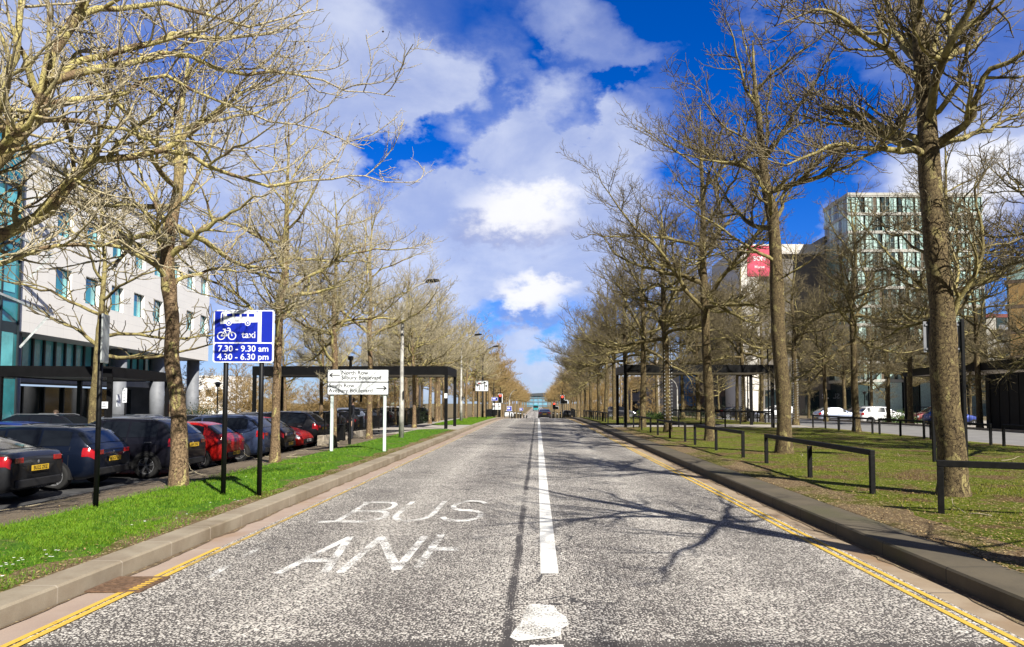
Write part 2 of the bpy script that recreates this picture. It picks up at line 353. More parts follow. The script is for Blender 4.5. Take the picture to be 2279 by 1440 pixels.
def ragged(name, x0, x1, amp, y0, y1, dz, m, seed, label, dz0=None):
    dz0 = dz if dz0 is None else dz0
    # a worn strip whose outer edge wanders
    rg = np.random.default_rng(seed); ys = np.arange(y0, y1, .12); w = np.interp(ys, np.arange(y0-1, y1+1, .45), rg.normal(0, 1, len(np.arange(y0-1, y1+1, .45))))*amp*.6+rg.normal(0, amp*.25, len(ys))
    vs = []; 
    for y, k in zip(ys, w): vs += [(x0, y, g(y)+dz0), (x1+k, y, g(y)+dz)]
    mb = MB(); mb.add(vs, [(2*i, 2*i+2, 2*i+3, 2*i+1) for i in range(len(ys)-1)]); o = mb.build(name, m); tag(o, kind='structure', label=label); return o
M_grit = groundmat('gutter grit', (.06, .045, .025), (.11, .085, .05), (.14, .10, .065), (.24, .18, .12), .5, 2.5, .2)
ragged('soil', -4.215, -4.50, .13, 4, 38, .170, M_litter, 3, 'bare soil behind the left kerb', .150); ragged('gutter_dirt', -3.905, -3.86, .035, 3.5, 34, .004, M_grit, 4, 'grit along the foot of the left kerb')
ragged('gutter_dirt', 3.695, 3.60, .05, 3.5, 34, .004, M_grit, 5, 'grit along the foot of the right kerb'); ragged('soil', 4.26, 4.85, .25, 4, 41, .178, M_litter, 6, 'leaf strewn soil behind the right kerb', .154)
# painted markings ------------------------------------------------------
def paint(name, col, wear):
    m, t, p, P = posmat(name); n1 = noise(t, P, 55, 4, .7); n2 = noise(t, P, 3.2, 4, .6)
    a = ramp(t, mth(t, 'ADD', n1, mth(t, 'MULTIPLY', n2, .7)), wear-.05, wear+.05)
    p.inputs['Base Color'].default_value = (*col, 1); p.inputs['Roughness'].default_value = .7
    t.links.new(a, p.inputs['Alpha']); bumpn(t, p, n1, .4, .004); return m
M_white = paint('fresh white road paint', (.74, .73, .69), .68)
M_worn = paint('worn white road paint', (.76, .75, .72), .83)
M_patch = paint('chipped white road paint', (.74, .73, .69), .80)
M_lworn = paint('half gone white road paint', (.7, .69, .66), .90)
M_vworn = paint('scuffed white road paint', (.7, .69, .66), .95)
M_yel = paint('yellow road paint', (.62, .40, .055), .66); M_yelw = paint('worn yellow road paint', (.50, .34, .08), .80)
def rz(x): return .03*(1-abs(x+.1)/3.5)
def flat(name, polys, m, label, cat='road marking', dz=.006, kind='structure'):
    mb = MB()
    for i, poly in enumerate(polys): mb.add([(x, y, g(y)+rz(x)+dz+(i % 40)*.00025) for x, y in poly], [tuple(range(len(poly)))])
    o = mb.build(name, m); tag(o, label=label, kind=kind); return o
def line(x, w, y0, y1, st=2.5, xf=None):
    out = []; ys = rng_y(y0, y1, st)
    for a, b in zip(ys, ys[1:]): out.append([(x-w/2, a), (x+w/2, a), (x+w/2, b), (x-w/2, b)])
    return out
flat('centre_line', line(.115, .17, 6.85, 80), M_white, 'long white centre line')
flat('centre_line', line(-.1, .12, 100, 300), M_white, 'white centre line past the crossing')
flat('worn_marking', [[(-.07, 5.80), (.0, 5.83), (.13, 5.79), (.16, 5.62), (.215, 5.50), (.235, 5.32), (.17, 5.2), (.16, 5.05), (.05, 5.0), (-.13, 4.94), (-.19, 5.02), (-.17, 5.15), (-.12, 5.35), (-.10, 5.6)]], M_patch, 'worn white paint patch near the bottom edge')
flat('worn_marking', [[(-.05, 4.86), (.17, 4.88), (.18, 4.78), (-.06, 4.76)]], M_worn, 'white paint scrap at the bottom edge')
flat('yellow_line', line(-3.50, .055, 3, 76), M_yelw, 'inner yellow line on the left'); flat('yellow_line', line(-3.60+.012, .055, 3, 8.2), M_yel, 'outer yellow line on the left')
flat('yellow_line', line(-3.50, .06, 3, 7.2), M_yel, 'bright inner yellow line on the left', dz=.010)
flat('yellow_line', line(3.305, .055, 3, 80), M_yel, 'outer yellow line on the right'); flat('yellow_line', line(3.185, .055, 3, 80), M_yel, 'inner yellow line on the right')
def strokes(segs, w):
    out = []
    for s in segs:
        for (x0, y0), (x1, y1) in zip(s, s[1:]):
            dx, dy = x1-x0, y1-y0; L = math.hypot(dx, dy) or 1; nx, ny = -dy/L*w/2, dx/L*w/2*2.2
            ex, ey = dx/L*w*.25, dy/L*w*.25
            out.append([(x0+nx-ex, y0+ny-ey), (x0-nx-ex, y0-ny-ey), (x1-nx+ex, y1-ny+ey), (x1+nx+ex, y1+ny+ey)])
    return out
def arc(cx, cy, rx, ry, a0, a1, n=9): return [(cx+rx*math.cos(R(a0+(a1-a0)*i/n)), cy+ry*math.sin(R(a0+(a1-a0)*i/n))) for i in range(n+1)]
b0, b1 = 9.85, 11.75; bm = (b0+b1)/2
B = [[(-2.74, b0+.1), (-2.74, b1)], [(-2.8, b1), (-2.45, b1)]+arc(-2.45, (b1+bm)/2, .22, (b1-bm)/2, 90, -90)+[(-2.7, bm)], [(-2.45, bm)]+arc(-2.42, (b0+bm)/2, .26, (bm-b0)/2, 90, -90)+[(-2.95, b0)]]
U = [[(-2.02, b1)]+[(-2.02, b0+.6)]+arc(-1.76, b0+.6, .26, .6, 180, 360)+[(-1.50, b1)]]
Sx = [arc(-1.05, (b1+bm)/2, .25, (b1-bm)/2, 25, 250, 10)[:]+[(-1.0, bm)]+arc(-1.07, (b0+bm)/2, .27, (bm-b0)/2, 75, -160, 10)]
flat('bus_lettering', strokes(B+U+Sx, .082), M_worn, 'worn white BUS lettering')
l0, l1 = 6.95, 8.75
flat('lane_lettering', strokes([[(-2.47, l0), (-2.26, l1), (-2.03, l0)], [(-2.36, 7.5), (-2.12, 7.5)], [(-1.88, l0), (-1.88, l1), (-1.36, l0+.1), (-1.36, l1)], [(-1.17, 7.15), (-1.17, l1+.1)], [(-1.17, 8.0), (-.88, 8.0)]], .088), M_worn, 'worn white lettering of the word LANE')
flat('lane_lettering', strokes([[(-3.06, 6.8), (-3.10, 7.3)], [(-3.10, 7.6), (-3.13, 8.4)]], .075), M_lworn, 'nearly gone letter L')
# drain grate
M_rust = mat('rusty iron', (.15, .09, .055), .8, .2, var=.35, scale=20, bump=.3)
dg = thing('drain_grate', 'rusty slotted iron drain grate in the left channel beside the kerb', 'drain grate', (-3.665, 6.55, 0.002))
mb = MB()
for (cx, cy, sx_, sy_) in ((-.225, 0, .03, .52), (.225, 0, .03, .52), (0, -.245, .42, .03), (0, .245, .42, .03)): mb.box((cx, cy, .008), (sx_, sy_, .016))
mb.build('frame', M_rust, dg, bevel=.003)
mb = MB()
for i in range(7): mb.bar((-.208, -.205+i*.064, .010), (.208, -.165+i*.064, .010), .026, .012)
mb.build('grating', M_rust, dg); MB().box((0, 0, .0), (.42, .46, .004)).build('pit', M_signblack, dg)
mb = MB()
for i in range(7): mb.bar((.12, -.213+i*.064, .018), (.19, -.20+i*.064, .018), .026, .003)
mb.build('yellow_paint', M_yel, dg)
# ------------------------------------------------------------------ trees
def barkmat(name, deep, pale, patch, twig, trunk_pale=.5):
    """bark: flaking brown and pale plates on thick wood, smooth green-yellow limbs, tan twigs (wood radius is stored per vertex)"""
    m = bpy.data.materials.new(name); m.use_nodes = True; t = m.node_tree; p = t.nodes['Principled BSDF']
    at_ = t.nodes.new('ShaderNodeAttribute'); at_.attribute_name = 'wood'; r = at_.outputs['Fac']
    tcn = t.nodes.new('ShaderNodeTexCoord'); O = tcn.outputs['Object']
    n1 = noise(t, O, 5.5, 6, .62, .5, sc=(1, 1, .6)); n2 = noise(t, O, 22, 5, .6); n3 = noise(t, O, 1.3, 3)
    v = t.nodes.new('ShaderNodeTexVoronoi'); v.feature = 'DISTANCE_TO_EDGE'; v.inputs['Scale'].default_value = 19
    mp = t.nodes.new('ShaderNodeMapping'); mp.inputs[3].default_value = (1, 1, .55); t.links.new(O, mp.inputs[0])
    wv = t.nodes.new('ShaderNodeVectorMath'); wv.operation = 'ADD'; t.links.new(mp.outputs[0], wv.inputs[0])
    ww = t.nodes.new('ShaderNodeTexNoise'); ww.inputs['Scale'].default_value = 5; ws = t.nodes.new('ShaderNodeVectorMath'); ws.operation = 'SCALE'; ws.inputs[3].default_value = .25
    t.links.new(O, ww.inputs['Vector']); t.links.new(ww.outputs['Color'], ws.inputs[0]); t.links.new(ws.outputs[0], wv.inputs[1]); t.links.new(wv.outputs[0], v.inputs['Vector'])
    thick = mixc(t, ramp(t, n2, .3, .72), deep, pale)
    thick = mixc(t, mth(t, 'MULTIPLY', ramp(t, n1, .57, .60), trunk_pale+.3), thick, patch)
    thick = mixc(t, ramp(t, v.outputs['Distance'], .045, .01), thick, tuple(c*.5 for c in deep))
    limb = mixc(t, ramp(t, n1, .46, .56), patch, tuple(c*.62 for c in pale))
    limb = mixc(t, ramp(t, n3, .5, .62), limb, tuple(c*.9 for c in patch))
    c = mixc(t, ramp(t, r, .045, .11), limb, thick)
    c = mixc(t, ramp(t, r, .022, .008), c, twig)
    c = mixc(t, ramp(t, r, -.001, -.01), c, (.06, .03, .015))
    t.links.new(c, p.inputs['Base Color']); p.inputs['Roughness'].default_value = .85; p.inputs['Specular IOR Level'].default_value = .25
    h = mth(t, 'ADD', mth(t, 'MULTIPLY', n2, .6), ramp(t, v.outputs['Distance'], .0, .06))
    b = t.nodes.new('ShaderNodeBump'); b.inputs['Strength'].default_value = .9; b.inputs['Distance'].default_value = .018
    t.links.new(h, b.inputs['Height']); t.links.new(b.outputs[0], p.inputs['Normal']); return m
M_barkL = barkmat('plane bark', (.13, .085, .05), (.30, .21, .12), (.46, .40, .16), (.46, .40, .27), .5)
M_barkR = barkmat('plane bark darkened for shade', (.075, .052, .028), (.19, .145, .07), (.34, .29, .12), (.19, .155, .09), .35)  # darker copy of the plane bark, branch shade and silhouette put into the colour
M_barkF = barkmat('distant plane bark', (.16, .11, .06), (.30, .22, .12), (.34, .27, .11), (.34, .23, .10), .4)
M_barkS = barkmat('shrub wood', (.13, .09, .04), (.24, .17, .08), (.34, .24, .10), (.38, .26, .11), .4)

def norm(a): return a/np.maximum(np.linalg.norm(a, axis=-1, keepdims=True), 1e-9)
def grow(rg, st, dr, ln, r0, r1, nseg, wig, up, upend=0.0):
    """grow many branches at once; returns points (n, nseg+1, 3) and radii"""
    n = len(st); pts = np.empty((n, nseg+1, 3)); pts[:, 0] = st; d = norm(dr).copy(); step = (ln/nseg)[:, None]
    kick = np.zeros((n, 3))
    for k in range(nseg):
        kick = -.35*kick+rg.normal(0, wig, (n, 3)); u = up+(upend-up)*k/nseg
        d = norm(d+kick+np.array([0, 0, 1.0])*u); pts[:, k+1] = pts[:, k]+d*step
    tt = np.linspace(0, 1, nseg+1)[None]; rad = r0[:, None]*(1-tt)+r1[:, None]*tt
    return pts, rad
def resample(poly, nseg):
    P = np.array(poly, float); 
    # Catmull-Rom
    Q = np.vstack([2*P[0]-P[1], P, 2*P[-1]-P[-2]]); out = []
    for i in range(1, len(Q)-2):
        for t_ in np.linspace(0, 1, 8, endpoint=False):
            a, b, c, d = Q[i-1], Q[i], Q[i+1], Q[i+2]
            out.append(.5*((2*b)+(-a+c)*t_+(2*a-5*b+4*c-d)*t_**2+(-a+3*b-3*c+d)*t_**3))
    out.append(P[-1]); out = np.array(out); s = np.r_[0, np.cumsum(np.linalg.norm(np.diff(out, axis=0), axis=1))]
    q = np.linspace(0, s[-1], nseg+1); return np.stack([np.interp(q, s, out[:, k]) for k in range(3)], 1), s[-1]
def children(rg, pts, rad, lens, spacing, t0, ratio, ang, rr, droop=0.0, cap=99, minr=.003, lmin=.0):
    """spawn side branches along parents"""
    n, s1, _ = pts.shape; nseg = s1-1
    cnt = np.clip((lens*(1-t0)/spacing+rg.random(n)).astype(int), 1, cap); par = np.repeat(np.arange(n), cnt); m = len(par)
    first = np.r_[0, np.cumsum(cnt)[:-1]]; idx = np.arange(m)-np.repeat(first, cnt)
    t = t0+(1-t0)*(idx+rg.random(m))/np.repeat(cnt, cnt); t = np.clip(t, 0, .995)
    f = t*nseg; k = f.astype(int); w = (f-k)[:, None]
    p = pts[par, k]*(1-w)+pts[par, k+1]*w; r = rad[par, k]*(1-w[:, 0])+rad[par, k+1]*w[:, 0]
    tan = norm(pts[par, k+1]-pts[par, k])
    rnd = rg.normal(0, 1, (m, 3)); perp = norm(rnd-(rnd*tan).sum(1, keepdims=True)*tan)
    # alternate sides, prefer the horizontal plane and upwards
    prev = perp.copy(); prev[:, 2] = np.abs(prev[:, 2])*.7-droop*rg.random(m); perp = norm(prev-(prev*tan).sum(1, keepdims=True)*tan)
    a = np.radians(rg.uniform(ang[0], ang[1], m))[:, None]
    d = tan*np.cos(a)+perp*np.sin(a)
    L = np.maximum(np.repeat(lens, cnt)*rg.uniform(ratio[0], ratio[1], m)*(1.05-.62*t), lmin)
    rc = np.maximum(r*rg.uniform(rr[0], rr[1], m), minr)
    return p, d, L, rc
class Wood:
    def __init__(s): s.V = []; s.F = []; s.A = []; s.n = 0
    def tubes(s, pts, rad, sides):
        n, s1, _ = pts.shape
        if n == 0: return
        tan = np.empty_like(pts); tan[:, 1:-1] = pts[:, 2:]-pts[:, :-2]; tan[:, 0] = pts[:, 1]-pts[:, 0]; tan[:, -1] = pts[:, -1]-pts[:, -2]; tan = norm(tan)
        mean = norm(pts[:, -1]-pts[:, 0]); ref = np.where(np.abs(mean[:, :1]) < .7, np.array([[1., 0, 0]]), np.array([[0, 1., 0]]))[:, None, :]
        a = norm(np.cross(tan, ref)); b = np.cross(tan, a); th = 2*np.pi*np.arange(sides)/sides
        v = pts[:, :, None, :]+rad[:, :, None, None]*(a[:, :, None, :]*np.cos(th)[None, None, :, None]+b[:, :, None, :]*np.sin(th)[None, None, :, None])
        s.V.append(v.reshape(-1, 3)); s.A.append(np.repeat(rad.reshape(-1), sides))
        base = np.arange(n)[:, None, None]*(s1*sides)+np.arange(s1-1)[None, :, None]*sides; k = np.arange(sides)[None, None, :]; k2 = (k+1) % sides
        q = np.stack([base+k, base+k2, base+sides+k2, base+sides+k], -1).reshape(-1, 4)+s.n
        s.F.append(q); s.n += n*s1*sides
    def balls(s, P, r):
        o = np.array([(1, 0, 0), (-1, 0, 0), (0, 1, 0), (0, -1, 0), (0, 0, 1), (0, 0, -1.)]); n = len(P)
        s.V.append((P[:, None]+o[None]*r).reshape(-1, 3)); s.A.append(np.full(n*6, -.05))
        f = np.array([(0, 2, 4, 4), (2, 1, 4, 4), (1, 3, 4, 4), (3, 0, 4, 4), (2, 0, 5, 5), (1, 2, 5, 5), (3, 1, 5, 5), (0, 3, 5, 5)])
        s.T = getattr(s, 'T', []); s.T.append(((np.arange(n)*6)[:, None, None]+f[None, :, :3]).reshape(-1, 3)+s.n); s.n += n*6
    def mesh(s, name, m):
        V = np.vstack(s.V).astype(np.float32); F = np.vstack(s.F); T = np.vstack(s.T) if getattr(s, 'T', None) else np.zeros((0, 3), int)
        me = bpy.data.meshes.new(name); me.vertices.add(len(V)); me.vertices.foreach_set('co', V.ravel())
        nl = F.size+T.size; me.loops.add(nl); me.loops.foreach_set('vertex_index', np.r_[F.ravel(), T.ravel()].astype(np.int32))
        me.polygons.add(len(F)+len(T)); me.polygons.foreach_set('loop_start', np.r_[np.arange(len(F))*4, F.size+np.arange(len(T))*3].astype(np.int32))
        me.polygons.foreach_set('loop_total', np.r_[np.full(len(F), 4), np.full(len(T), 3)].astype(np.int32))
        me.polygons.foreach_set('use_smooth', np.ones(len(F)+len(T), bool))
        at_ = me.attributes.new('wood', 'FLOAT', 'POINT'); at_.data.foreach_set('value', np.concatenate(s.A).astype(np.float32))
        me.materials.append(m); me.update(calc_edges=True); me.validate(); return me
def make_tree(seed, height=12.5, r=.20, fork=4.6, spread=4.6, limbs=None, trunk=None, nlimb=15, dens=1.0, tmin=.0045, levels=4, barkm=None, lower=None, balls=0, lean=(0, 0), flare=1.5, wig=.15, elev=(2, 62), leaders=0):
    """returns (trunk mesh, crown mesh); limbs: explicit list of (polyline, base radius, tip radius) in local coordinates"""
    rg = np.random.default_rng(seed); barkm = barkm or M_barkR
    if trunk is None:
        k = 9; z = np.linspace(0, height*.93, k+1); off = np.cumsum(rg.normal(0, .055, (k+1, 2)), 0)*np.linspace(0, 1.6, k+1)[:, None]
        trunk = [(off[i, 0]+lean[0]*z[i], off[i, 1]+lean[1]*z[i], z[i]) for i in range(k+1)]
    tp, tl = resample(trunk, 34); zz = tp[:, 2]; H0 = zz[-1]
    prof = np.where(zz < fork, r*(1.06-.22*zz/fork), r*.80*np.clip(1-(zz-fork)/(H0-fork+.2), 0, 1)**.9+.012)
    fl = np.exp(-np.maximum(zz, 0)/.28)*(flare-1)*r; tr = prof+fl+rg.normal(0, .028, 35)*prof
    tp[0, 2] -= .12
    kb = rg.integers(6, 30, 3); tr[kb] *= 1.10
    cut = int(np.argmax(zz > fork*1.0)) if (zz > fork).any() else 20
    tw = Wood(); tw.tubes(tp[None, :cut+2], tr[None, :cut+2], 16)
    cr = Wood(); cr.tubes(tp[None, cut:], tr[None, cut:], 10)
    ns = 13; Lp = []; Lr = []; Ll = []
    if limbs:
        for poly, ra, rb in limbs:
            q, L = resample(poly, ns); q[1:-1] += rg.normal(0, .02*min(L, 3), (ns-1, 3))*.35
            Lp.append(q); Lr.append(ra+(rb-ra)*np.linspace(0, 1, ns+1)**.85); Ll.append(L)
    if nlimb:
        zs = fork*.97+(H0-fork)*(np.arange(nlimb)+rg.random(nlimb)*.7)/nlimb*.93; azs = np.cumsum(rg.uniform(1.6, 3.1, nlimb))
        if lower: zs = np.r_[zs, rg.uniform(lower[0], lower[1], lower[2])]; azs = np.r_[azs, rg.uniform(0, 6.28, lower[2])]
        f = np.clip((zs-fork)/(H0-fork), 0, 1); e = np.radians(elev[0]+(elev[1]-elev[0])*f+rg.normal(0, 8, len(zs)))
        ln = spread*(1.12-.72*f**1.3)*rg.uniform(.78, 1.15, len(zs)); ii = np.interp(zs, zz, np.arange(35)); k = ii.astype(int).clip(0, 33); w = (ii-k)[:, None]
        st = tp[k]*(1-w)+tp[k+1]*w; rt = tr[k]
        dr = np.stack([np.cos(azs)*np.cos(e), np.sin(azs)*np.cos(e), np.sin(e)], 1)
        r0 = np.minimum(rt*.62, .022+.016*ln)
        q, rr = grow(rg, st, dr, ln, r0, np.full(len(zs), .010), ns, wig, -.015, .07)
        Lp += list(q); Lr += list(rr); Ll += list(ln)
        if leaders:
            zs = fork+rg.uniform(-.5, 1.2, leaders); azs = rg.uniform(0, 6.28)+np.arange(leaders)*6.28/leaders+rg.normal(0, .3, leaders); e = np.radians(rg.uniform(42, 64, leaders)); ln = (H0-zs)*rg.uniform(.75, .98, leaders)
            ii = np.interp(zs, zz, np.arange(35)); k = ii.astype(int).clip(0, 33); st = tp[k]; dr = np.stack([np.cos(azs)*np.cos(e), np.sin(azs)*np.cos(e), np.sin(e)], 1)
            q, rr = grow(rg, st, dr, ln, tr[k]*.55, np.full(leaders, .012), ns, wig*1.1, .0, .06); Lp += list(q); Lr += list(rr); Ll += list(ln)
    P1 = np.array(Lp); R1 = np.array(Lr); L1 = np.array(Ll); cr.tubes(P1, R1, 8)
    q = (np.full(1, 0))
    p, d, L, rc = children(rg, P1, R1, L1, .36/dens, .14, (.30, .58), (32, 68), (.45, .75), .35, minr=.009); L = np.minimum(L, 2.6)
    P2, R2 = grow(rg, p, d, L, rc, np.full(len(L), .0065), 9, .16, .0, .10); cr.tubes(P2, R2, 5)
    p, d, L, rc = children(rg, P2, R2, L, .17/dens, .10, (.30, .62), (30, 70), (.5, .8), .35, minr=tmin*1.4, lmin=.32)
    P3, R3 = grow(rg, p, d, L, rc, np.full(len(L), tmin), 6, .2, .02, .10); cr.tubes(P3, R3, 4)
    if levels > 3:
        p, d, L, rc = children(rg, P3, R3, L, .125/dens, .12, (.35, .7), (25, 65), (.6, .9), .3, minr=tmin, lmin=.20)
        P4, R4 = grow(rg, p, d, L, rc, np.full(len(L), tmin*.75), 4, .22, .05, .12); cr.tubes(P4, R4, 3)
        p, d, L, rc = children(rg, P1, R1, L1, .30/dens, .2, (.05, .12), (40, 80), (.2, .3), .5, minr=tmin, lmin=.2)
        P5, R5 = grow(rg, p, d, L, rc, np.full(len(L), tmin*.8), 5, .22, .03, .12); cr.tubes(P5, R5, 3)
        if balls:
            k = rg.integers(0, len(P4), balls); b = P4[k, -1]-np.array([0, 0, .07]); cr.balls(b, .018)
            sp_ = np.stack([P4[k, -1], b], 1); cr.tubes(sp_, np.full((balls, 2), .003), 3)
    else:
        pass
    return tw.mesh('trunk', barkm), cr.mesh('crown', barkm)
def plant_tree(meshes, loc, rz, label, group=None, sc=1.0, szz=None, name='plane_tree'):
    o = thing(name, label, 'tree', loc, rz, group); o.scale = (sc, sc, szz or sc)
    for me, nm in zip(meshes, ('trunk', 'crown')):
        c = bpy.data.objects.new(nm, me); COL.objects.link(c); c.parent = o
    return o
def loc_poly(base, pts, Y=None, jit=None):
    """photo points with their distances -> local polyline"""
    out = []
    for q in pts:
        y = q[2] if len(q) > 2 else Y
        p = at(q[0], q[1], y); out.append((p.x-base[0], p.y-base[1], p.z-base[2]))
    return out
# --- the big left tree whose trunk stands beside the camera
bL0 = (-6.6, 7.3, H(-6.6, 7.3))
LP = lambda pts: loc_poly(bL0, pts)
t0 = [(0, 0, 0), (.02, -.05, 1.2), (.05, 0, 2.4), (.25, .1, 3.3), (.35, .3, 4.6), (.30, .5, 6.5), (.2, .7, 8.5), (.4, .8, 10.5)]
lmb = [
 (LP([(-230, 640, 7.4), (-100, 575, 7.6), (0, 528, 7.9), (60, 497, 8.1), (125, 465, 8.3), (152, 420, 8.4), (168, 385, 8.5), (212, 358, 8.6), (290, 352, 8.8), (365, 336, 9.0), (402, 305, 9.1), (450, 278, 9.2), (482, 262, 9.3), (505, 225, 9.4), (560, 192, 9.6), (640, 150, 9.9)]), .088, .012),
 (LP([(365, 336, 9.0), (430, 352, 9.2), (500, 388, 9.5), (560, 405, 9.7), (640, 412, 10), (740, 395, 10.3), (800, 390, 10.5), (860, 402, 10.7), (935, 405, 10.9)]), .034, .005),
 (LP([(-230, 560, 7.2), (-80, 440, 7.2), (10, 345, 7.3), (45, 300, 7.4), (82, 250, 7.5), (108, 185, 7.6), (135, 110, 7.6), (165, 40, 7.7), (200, -40, 7.8), (240, -150, 8)]), .115, .03),
 (LP([(108, 190, 7.6), (145, 155, 7.8), (205, 128, 8), (300, 100, 8.3), (372, 76, 8.5), (450, 82, 8.8), (545, 84, 9.0), (610, 70, 9.2), (660, 50, 9.4), (690, 20, 9.5)]), .050, .006),
 (LP([(112, 182, 7.6), (190, 165, 7.9), (270, 142, 8.2), (390, 122, 8.6), (465, 137, 8.9), (530, 160, 9.1), (610, 158, 9.4), (700, 175, 9.7), (790, 205, 10), (880, 215, 10.2)]), .048, .005),
 (LP([(150, 70, 7.7), (190, 30, 7.8), (235, 17, 8.0), (300, 15, 8.2), (345, 8, 8.3), (420, 20, 8.6), (500, 45, 8.9), (560, 62, 9.1), (640, 40, 9.3), (720, 20, 9.5)]), .042, .006),
 (LP([(95, 235, 7.5), (150, 230, 7.7), (215, 222, 8), (265, 208, 8.2), (310, 185, 8.4), (360, 170, 8.6), (430, 205, 8.9), (520, 235, 9.2), (600, 270, 9.5), (700, 285, 9.9), (800, 330, 10.2)]), .036, .005),
 (LP([(60, 285, 7.4), (120, 262, 7.7), (170, 260, 7.9), (240, 285, 8.2), (300, 305, 8.5), (370, 310, 8.8), (440, 325, 9.1), (520, 335, 9.4), (620, 330, 9.8)]), .034, .005),
 (LP([(-230, 600, 7.2), (-120, 430, 7), (-30, 270, 7), (5, 215, 7), (28, 140, 7.1), (48, 80, 7.1), (38, 10, 7.2), (60, -80, 7.3)]), .075, .02),
 (LP([(-230, 660, 7.3), (-90, 620, 7.4), (0, 588, 7.6), (60, 567, 7.8), (108, 560, 7.9), (118, 548, 8.0), (200, 545, 8.2), (270, 540, 8.5), (340, 575, 8.8), (370, 612, 9)]), .045, .007),
 (LP([(190, 360, 8.5), (220, 330, 8.5), (258, 310, 8.6), (262, 370, 8.8), (270, 410, 8.9), (285, 440, 9), (250, 455, 9.1), (190, 455, 9.1), (150, 470, 9.2)]), .022, .006),
]
TL0 = make_tree(11, trunk=t0, r=.21, fork=2.7, limbs=lmb, nlimb=5, spread=3.6, dens=1.08, tmin=.0036, barkm=M_barkL, balls=90, wig=.12)
plant_tree(TL0, bL0, 0, 'leafless plane tree whose pale limbs reach across the top left corner', 'bare plane trees beside the road')
# --- tree with the dark lower trunk among the parked cars (left row)
bL1 = (*at(397, 1080, 12.8).xy, .15)
LP = lambda pts: loc_poly(bL1, pts)
tr1 = LP([(397, 1086, 12.8), (399, 1000, 12.8), (396, 900, 12.8), (382, 800, 12.8), (384, 720, 12.8), (376, 640, 12.8), (372, 560, 12.8), (385, 480, 12.85), (398, 400, 12.9), (396, 300, 13), (410, 200, 13.1), (420, 120, 13.2)])
lm1 = [(LP([(376, 630, 12.8), (355, 600, 12.6), (320, 575, 12.3), (280, 556, 12), (225, 545, 11.7), (170, 520, 11.4), (120, 500, 11.2), (70, 520, 11)]), .055, .008),
 (LP([(384, 640, 12.8), (398, 618, 12.9), (440, 612, 13.1), (480, 600, 13.4), (540, 605, 13.8), (600, 590, 14.1)]), .045, .007),
 (LP([(380, 570, 12.8), (405, 550, 12.7), (440, 520, 12.6), (480, 495, 12.5), (520, 475, 12.4), (560, 440, 12.2), (600, 430, 12)]), .06, .010),
 (LP([(374, 540, 12.8), (368, 500, 12.9), (350, 465, 13), (330, 420, 13.1), (305, 370, 13.2), (300, 310, 13.3)]), .05, .010),
 (LP([(385, 470, 12.9), (420, 430, 13), (445, 380, 13.2), (470, 320, 13.4), (480, 250, 13.6)]), .045, .010)]
TL1 = make_tree(12, trunk=tr1, r=.132, fork=4.0, limbs=lm1, nlimb=12, spread=3.8, dens=1.08, tmin=.0045, barkm=M_barkL, balls=60, flare=1.35)
plant_tree(TL1, bL1, 0, 'bare plane tree on the left verge, just left of the blue bus lane sign', 'bare plane trees beside the road')
